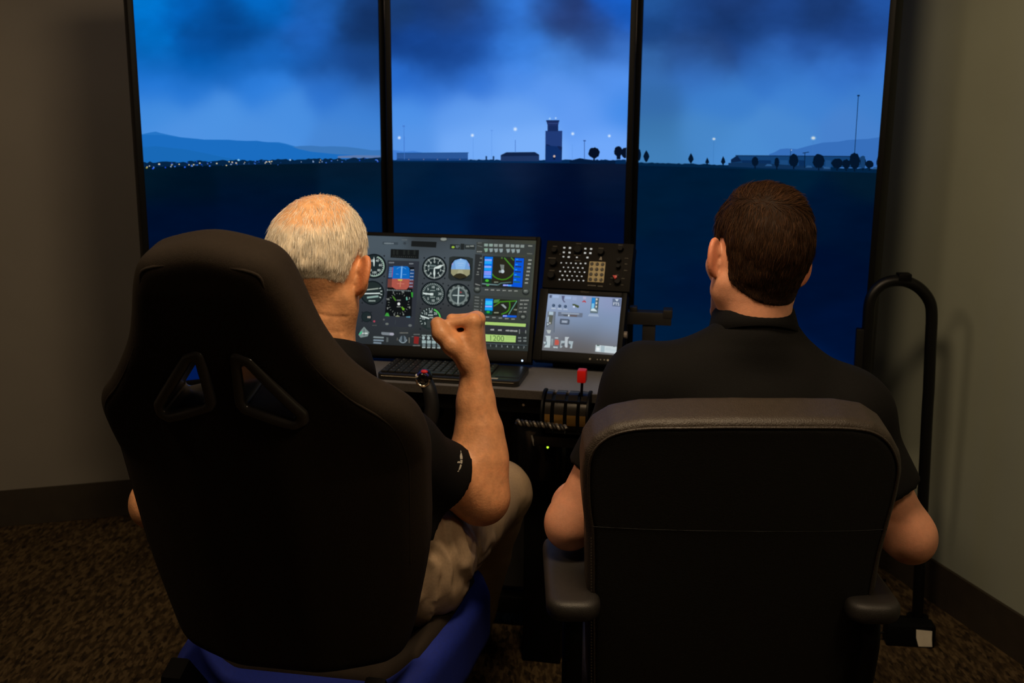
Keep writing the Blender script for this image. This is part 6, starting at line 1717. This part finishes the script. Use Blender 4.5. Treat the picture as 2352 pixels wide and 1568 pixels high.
def arm(v, sh, el, wr, r0, re, rm, rw, back):
    """upper arm, elbow and forearm; back = direction of the elbow point"""
    sh, el, wr = map(np.asarray, (sh, el, wr))
    v.cone(sh, sh + (el - sh) * 0.5, r0, r0 * 0.94, k=0.0)
    v.cone(sh + (el - sh) * 0.45, el, r0 * 0.95, re, k=0.02)
    f = wr - el
    v.cone(el, el + f * 0.28, re, rm, k=0.03)
    v.cone(el + f * 0.28, el + f * 0.72, rm, rw * 1.22, k=0.02)
    v.cone(el + f * 0.72, wr, rw * 1.22, rw, k=0.015)
    v.ball(el + nrm(back) * re * 0.42, re * 0.72, k=0.025)
def skin_mesh(v, rgb, seed, relaxn=1):
    Vv, Ff = v.mesh(); Vv = relax(Vv, Ff, relaxn, 0.4)
    n = noise3(Vv, 0.05, seed); n2 = noise3(Vv, 0.012, seed + 1)
    col = np.tile(lin(rgb), (len(Vv), 1)) * (1 + 0.30 * n + 0.16 * n2)[:, None]
    col *= np.stack([1 + 0 * n, 1 - 0.18 * np.clip(n2, 0, 1), 1 - 0.25 * np.clip(n2, 0, 1)], 1)
    return Vv, Ff, col
def join(parts):
    V, Fc, C = [], [], []
    o = 0
    for a, b, c in parts:
        V.append(a); Fc.append(b + o); C.append(c); o += len(a)
    return np.concatenate(V), np.concatenate(Fc), np.concatenate(C)
M_skin_old = mat('weathered_skin', (200, 140, 104), 0.45, sss=0.08, attr='col', bump=0.16, bscale=220, noise=0.14, nscale=70)
M_skin_young = mat('young_skin', (205, 145, 118), 0.48, sss=0.12, attr='col', bump=0.10, bscale=500, noise=0.05, nscale=160)
M_hair = mat('hair_strands', (120, 100, 80), 0.65, attr='col', spec=0.12)
M_shirt = mat('black_pique_cotton', (9, 8, 8), 0.85, noise=0.15, nscale=300, bump=0.25, bscale=900, spec=0.2)
M_khaki = mat('khaki_twill', (172, 147, 119), 0.85, noise=0.08, nscale=200, bump=0.15, bscale=900)
M_navy = mat('dark_trouser_twill', (24, 24, 30), 0.85, noise=0.1, nscale=200)
M_shoe = mat('black_shoe_leather', (20, 18, 17), 0.4, noise=0.1)
M_eye = mat('eye_white', (225, 220, 210), 0.2)
def collar(O, ax, fwd_, r, h1, h2, m, parent, gap=0.35, flare=1.30):
    """turned-down polo collar round the neck; ax = neck direction, open at the front"""
    ax = nrm(ax); fwd_ = nrm(np.asarray(fwd_) - ax * (np.asarray(fwd_) @ ax)); sd = np.cross(fwd_, ax)
    V, Fc = [], []
    A = np.linspace(gap, 2 * math.pi - gap, 40)
    rows = [(0.98, -0.012), (0.97, h1 * 0.5), (1.0, h1), (1.04, h1 + 0.003), (1.09, h1 - 0.002), (1.0 + (flare - 1) * 0.75, h1 - h2 * 0.55), (flare, h1 - h2), (flare - 0.045, h1 - h2 - 0.001), (1.06, h1 - h2 * 0.4)]
    for t in A:
        for q, zq in rows:
            V.append(O + ax * zq + r * q * (fwd_ * math.cos(t) * 1.08 + sd * math.sin(t)))
    n = len(rows)
    for i in range(len(A) - 1):
        for j in range(n - 1):
            Fc.append((i * n + j, (i + 1) * n + j, (i + 1) * n + j + 1, i * n + j + 1))
    return mesh_obj('collar', V, Fc, m, parent, smooth=True)
def feet(root, ank, fdir, m):
    for a in ank:
        d = nrm(fdir)
        v = Vol(np.array(a) - 0.2, np.array(a) + 0.3, 0.008)
        v.cone((a[0], a[1], 0.05), np.array([a[0], a[1], 0.04]) + d * 0.16, 0.042, 0.034, k=0)
        v.cone((a[0], a[1], 0.05), (a[0], a[1], 0.11), 0.045, 0.045, k=0.02)
        Zg = v.ax[2][None, None, :]
        v.F = np.maximum(v.F, 0.004 - Zg)
        Vv, Ff = v.mesh()
        mesh_obj('shoe', relax(Vv, Ff, 2), Ff, m, root, smooth=True)

# ---------------- the grey-haired man in the racing seat
oskin = (222, 158, 112)
om = empty('person', (-0.30, 2.0, 0), 'person with short white hair raising a fist in the racing seat', 'person')
OH, OS = atD(733, 618, 1.93), 0.99
OR_ = Rz(math.radians(-19)) @ Ry(math.radians(2)) @ Rx(math.radians(-13))
neckO = atD(742, 862, 1.90)
v, P, hv, hf_, hc = build_head(OH, OR_, OS, neckO, 0.064, True, oskin)
shR, elR, wrR = atD(912, 1040, 1.90), atD(1098, 1137, 2.03), atD(1091, 842, 2.08)
shL, elL, wrL = shR + np.array([-0.35, 0.09, 0.0]), atD(362, 1150, 2.0), np.array([-0.47, 2.24, 0.68])
va = Vol(np.minimum.reduce([shR, elR, wrR]) - 0.11, np.maximum.reduce([shR, elR, wrR]) + np.array([0.12, 0.14, 0.16]), 0.0026)
arm(va, shR, elR, wrR, 0.050, 0.047, 0.052, 0.0285, nrm(np.array([0.6, 0.1, -0.8])))
f_ = nrm(wrR - elR)
va.cone(elR + np.array([0.012, 0, 0.0]), elR + (wrR - elR) * 0.5 + np.array([0.016, 0, 0]), 0.040, 0.030, k=0.03)
Xh = nrm(f_ + np.array([0.02, 0, 0.0])); Yh = nrm(np.array([-0.18, -1.0, 0.12]) - Xh * (np.array([-0.18, -1.0, 0.12]) @ Xh)); Zh = np.cross(Xh, Yh)
if Zh[0] < 0: Zh = -Zh
hand(va, wrR, Xh, Yh, Zh, [(98, 98, 70), (92, 102, 70), (90, 104, 70), (88, 104, 70)], 1.02,
     thumb=[(0.016, 0.020, -0.010), (0.040, 0.038, -0.034), (0.062, 0.044, -0.054), (0.080, 0.038, -0.062)], thr=[0.021, 0.0175, 0.0150, 0.0135])
for q in ((0.086, 0.028, 0.006), (0.090, 0.009, 0.010)):
    va.ball(wrR + Xh * q[0] + Yh * q[1] + Zh * q[2], 0.0115, k=0.008)
# tendons, veins and the fold inside the elbow
for u0_, u1_ in (((0.30, 0.020, -0.024), (0.95, 0.010, -0.022)), ((0.55, 0.012, -0.020), (1.0, -0.004, -0.024))):
    a_ = elR + (wrR - elR) * u0_[0] + np.array([u0_[1], u0_[2], 0]); b_ = elR + (wrR - elR) * u1_[0] + np.array([u1_[1], u1_[2], 0])
    va.cone(a_, b_, 0.010, 0.007, k=0.012)
vl = Vol(np.minimum.reduce([shL, elL, wrL]) - 0.12, np.maximum.reduce([shL, elL, wrL]) + 0.14, 0.004)
arm(vl, shL, elL, wrL, 0.050, 0.043, 0.048, 0.028, np.array([-0.5, -0.5, -0.6]))
Xl = nrm(wrL - elL); Zl = nrm(np.array([0, 0, 1.0]) - Xl * Xl[2]); Yl = np.cross(Zl, Xl)
if Yl[0] < 0: Yl = -Yl
hand(vl, wrL, Xl, Yl, Zl, [(20, 25, 15)] * 4)
hipc = np.array([-0.26, 2.02, 0.58])
vt = Vol((-0.62, 1.72, 0.02), (0.12, 2.92, 1.05), 0.009)
def torso(v, shL, shR, neck, hip, grow=0.0, k=0.06):
    mid = (shL + shR) / 2
    ch = mid * 0.62 + hip * 0.38
    ax = nrm(shR - shL); upv = nrm(mid - hip); fw = np.cross(upv, ax)
    R_ = np.stack([ax, fw, upv], 1)
    v.ell(ch, (0.172 + grow, 0.112 + grow, 0.20 + grow), R_, k=0)
    v.ell(mid * 0.18 + hip * 0.82, (0.165 + grow, 0.120 + grow, 0.15 + grow), R_, k=k)
    v.cone(shL + ax * 0.01, shR - ax * 0.01, 0.058 + grow, 0.058 + grow, k=k)
    for s_, sg in ((shL, 1), (shR, -1)):
        v.cone(neck + upv * 0.012, s_ + ax * sg * 0.02 + upv * 0.012, 0.046 + grow, 0.044 + grow, k=k * 0.7)
        v.ball(s_, 0.058 + grow, k=k * 0.7)
torso(vt, shL, shR, neckO, hipc, -0.024, 0.04)
kneR, ankR = atD(1146, 1130, 2.47), np.array([-0.10, 2.80, 0.10])
hipR = atD(950, 1295, 2.03)
hipL = hipR + np.array([-0.20, 0.04, 0.0]); kneL = np.array([-0.24, 2.50, 0.57]); ankL = np.array([-0.28, 2.80, 0.10])
for a_, b_, c_ in ((hipR, kneR, ankR), (hipL, kneL, ankL)):
    vt.cone(a_, b_, 0.055, 0.044, k=0.02); vt.cone(b_, c_, 0.042, 0.034, k=0.02)
vt.F[...] = vt.F
tv_, tf_ = vt.mesh()
tcol = np.tile(lin(oskin), (len(tv_), 1))
body = join([(OH + OS * (hv @ OR_.T), hf_, hc), skin_mesh(va, oskin, 31), skin_mesh(vl, oskin, 41), (tv_, tf_, tcol)])
mesh_obj('body', *body[:2], M_skin_old, om, smooth=True, colors=body[2])
make_hair('hair', v, P, OH, OR_, OS, True, om, M_hair)
for s_ in (-1, 1):
    blob('eye', OH + OS * (OR_ @ np.array([s_ * 0.031, 0.0835, 0.006])), 0.0125, M_eye, om, seg=12)
# polo shirt
def shirt(root, shL, shR, neck, hip, arms, m, lo, hi, h=0.006, grow=0.012, zcut=None, seed=1):
    v = Vol(lo, hi, h)
    torso(v, shL, shR, neck, hip, grow)
    for (s_, e_, f_end, r0, r1) in arms:
        e2 = s_ + (e_ - s_) * f_end
        v.cone(s_, e2, r0, r1, k=0.03)
    X, Y, Z = v.grid()
    near = np.abs(v.F) < 0.03
    p = np.stack([X[near], Y[near], Z[near]], -1)
    w = noise3(p * np.array([1.0, 1.0, 0.6]), 0.11, seed, 2)
    v.F[near] += (0.016 * w).astype(np.float32)
    for (s_, e_, f_end, r0, r1) in arms:       # cut the sleeve end square and hollow it
        d = nrm(e_ - s_); e2 = s_ + (e_ - s_) * f_end
        dist = (X - e2[0]) * d[0] + (Y - e2[1]) * d[1] + (Z - e2[2]) * d[2]
        reg = (dist > -0.02) & (np.sqrt((X - e2[0]) ** 2 + (Y - e2[1]) ** 2 + (Z - e2[2]) ** 2) < r1 * 2.2)
        v.F[reg] = np.maximum(v.F[reg], dist[reg])
        v.cone(s_ + (e_ - s_) * (f_end - 0.18), e_, r1 - 0.015, r1 - 0.012, k=0.0, sub=True)
    # neck opening
    v.cone(neck - np.array([0, 0, 0.004]), neck + np.array([0, 0.03, 0.2]), 0.050, 0.060, k=0.01, sub=True)
    if zcut is not None:
        v.F = np.maximum(v.F, (zcut - Z).astype(np.float32))
    Vv, Ff = v.mesh(); Vv = relax(Vv, Ff, 2)
    return mesh_obj('polo_shirt', Vv, Ff, m, root, smooth=True), Vv, Ff
osh, osv, osf = shirt(om, shL, shR, neckO, hipc, [(shR, elR, 0.58, 0.064, 0.070), (shL, elL, 0.62, 0.060, 0.062)], M_shirt,
                      np.array([-0.78, 1.66, 0.44]), np.array([0.10, 2.25, 1.10]), zcut=0.69, seed=2)
collar(atD(752, 842, 1.90), np.array([0.03, 0.42, 0.9]), (0.25, 1, 0), 0.066, 0.034, 0.048, M_shirt, osh)
# sleeve emblem: a pale winged mark lying on the cloth
bvh = BVHTree.FromPolygons([tuple(q) for q in osv], [tuple(f) for f in osf.tolist()])
def on_surface(bv, x, y, off=0.0012):
    d = ray(x, y); d = d / np.linalg.norm(d)
    hit, nr, i, dist = bv.ray_cast(Vector(CAMP), Vector(d))
    if hit is None: return None
    return np.array(hit) - d * off
em = []
z = zp(1020, 1000, 15.67)
shapes = [[(603, 515), (622, 590), (612, 612), (590, 600)], [(598, 622), (636, 625), (668, 770), (664, 850), (628, 845), (580, 850), (566, 740)], [(585, 872), (668, 880), (655, 1000), (620, 1010), (590, 990)], [(490, 925), (580, 925), (588, 990), (470, 985)], [(582, 1030), (638, 1050), (610, 1150), (566, 1230), (520, 1240), (552, 1120)], [(515, 1255), (548, 1245), (528, 1300), (488, 1305), (478, 1285)]]
Ve, Fe = [], []
for shp in shapes:
    ids_ = []
    for q in shp:
        p = on_surface(bvh, *z(*q))
        if p is None: ids_ = []; break
        ids_.append(len(Ve)); Ve.append(p)
    if ids_: Fe.append(tuple(ids_))
if Fe:
    eo = mesh_obj('sleeve_emblem', Ve, Fe, mat('pale_embroidery', (170, 166, 156), 0.8, noise=0.35, nscale=900), osh)
    eo['kind'] = 'stuff'
# khaki trousers
vk = Vol((-0.50, 1.78, 0.03), (0.14, 2.95, 0.78), 0.006)
vk.cone(hipR + np.array([-0.01, 0, 0]), hipL, 0.115, 0.11, k=0)
for a_, b_, c_ in ((hipR, kneR, ankR), (hipL, kneL, ankL)):
    vk.cone(a_, b_, 0.098, 0.070, k=0.04); vk.cone(b_, c_, 0.068, 0.058, k=0.02)
    vk.ball(b_, 0.072, k=0.02)
vk.ell(hipc + np.array([0.005, 0, 0.05]), (0.165, 0.13, 0.125), k=0.05)
X, Y, Z = vk.grid()
near = np.abs(vk.F) < 0.03
p = np.stack([X[near], Y[near], Z[near]], -1)
d_ = nrm(kneR - hipR)
tt = (p - hipR) @ d_
fold = np.sin(tt * 95 + 7 * noise3(p, 0.12, 77, 2) * 6 + p[:, 2] * 30) * np.clip(1 - tt / 0.34, 0, 1)
vk.F[near] += (0.0045 * fold + 0.018 * noise3(p, 0.10, 78, 3)).astype(np.float32)
Vv, Ff = vk.mesh(); Vv = relax(Vv, Ff, 1)
mesh_obj('trousers', Vv, Ff, M_khaki, om, smooth=True)
feet(om, [ankR, ankL], (0.15, 1, 0), M_shoe)

# ---------------- the brown-haired man in the office chair
yskin = (214, 150, 118)
ym = empty('person', (0.38, 2.0, 0), 'person with short brown hair and black polo shirt seen over the office chair', 'person')
YH, YS = atD(1736, 600, 1.95), 0.96
YR = Rz(math.radians(16)) @ Ry(math.radians(9)) @ Rx(math.radians(-4))
neckY = atD(1735, 790, 1.92)
v, P, hv, hf_, hc = build_head(YH, YR, YS, neckY, 0.062, False, yskin)
# short beard shadow along the jaw
jaw = (hv[:, 2] < -0.055) & (hv[:, 1] > 0.005) & (np.abs(hv[:, 0]) < 0.075) & (hv[:, 2] > -0.13)
hc[jaw] *= np.array([0.55, 0.48, 0.45])
yshL, yelL, ywrL = atD(1478, 893, 1.91), atD(1312, 1197, 1.89), np.array([0.16, 2.14, 0.735])
yshR, yelR, ywrR = atD(1944, 950, 1.90), atD(2088, 1228, 1.86), np.array([0.60, 2.10, 0.735])
parts = []
for sh_, el_, wr_, sg in ((yshL, yelL, ywrL, -1), (yshR, yelR, ywrR, 1)):
    va = Vol(np.minimum.reduce([sh_, el_, wr_]) - 0.12, np.maximum.reduce([sh_, el_, wr_]) + np.array([0.12, 0.24, 0.12]), 0.0034)
    arm(va, sh_, el_, wr_, 0.047, 0.040, 0.044, 0.027, np.array([sg * 0.35, -0.5, -0.8]))
    Xl = nrm(wr_ - el_); Zl = nrm(np.array([0, 0, 1.0]) - Xl * Xl[2]); Yl = np.cross(Zl, Xl)
    if Yl[0] * sg > 0: Yl = -Yl
    hand(va, wr_, Xl, Yl, Zl, [(25, 35, 20)] * 4)
    parts.append(skin_mesh(va, yskin, 51))
yhip = np.array([0.375, 1.95, 0.60])
vt = Vol((0.05, 1.68, 0.02), (0.72, 2.75, 1.15), 0.009)
torso(vt, yshL, yshR, neckY, yhip, -0.024, 0.04)
yhL, yhR = yhip + np.array([-0.10, 0.02, 0.0]), yhip + np.array([0.10, 0.02, 0.0])
ykL, ykR, yaL, yaR = np.array([0.27, 2.38, 0.57]), np.array([0.52, 2.38, 0.57]), np.array([0.28, 2.52, 0.10]), np.array([0.53, 2.52, 0.10])
for a_, b_, c_ in ((yhL, ykL, yaL), (yhR, ykR, yaR)):
    vt.cone(a_, b_, 0.055, 0.044, k=0.02); vt.cone(b_, c_, 0.042, 0.034, k=0.02)
tv_, tf_ = vt.mesh()
body = join([(YH + YS * (hv @ YR.T), hf_, hc)] + parts + [(tv_, tf_, np.tile(lin(yskin), (len(tv_), 1)))])
mesh_obj('body', *body[:2], M_skin_young, ym, smooth=True, colors=body[2])
make_hair('hair', v, P, YH, YR, YS, False, ym, M_hair)
for s_ in (-1, 1):
    blob('eye', YH + YS * (YR @ np.array([s_ * 0.031, 0.0835, 0.006])), 0.0125, M_eye, ym, seg=12)
ysh, _, _ = shirt(ym, yshL, yshR, neckY, yhip, [(yshL, yelL, 0.64, 0.061, 0.060), (yshR, yelR, 0.66, 0.061, 0.060)], M_shirt,
      np.array([-0.02, 1.62, 0.50]), np.array([0.80, 2.20, 1.18]), zcut=0.54, seed=6)
collar(atD(1730, 762, 1.935), np.array([0.02, 0.45, 0.9]), (-0.15, 1, 0), 0.065, 0.036, 0.046, M_shirt, ysh, flare=1.22)
vk = Vol((0.10, 1.75, 0.03), (0.70, 2.75, 0.75), 0.008)
vk.cone(yhL, yhR, 0.112, 0.112, k=0)
for a_, b_, c_ in ((yhL, ykL, yaL), (yhR, ykR, yaR)):
    vk.cone(a_, b_, 0.092, 0.068, k=0.04); vk.cone(b_, c_, 0.066, 0.056, k=0.02)
Vv, Ff = vk.mesh(); Vv = relax(Vv, Ff, 1)
mesh_obj('trousers', Vv, Ff, M_navy, ym, smooth=True)
feet(ym, [yaL, yaR], (0.0, 1, 0), M_shoe)
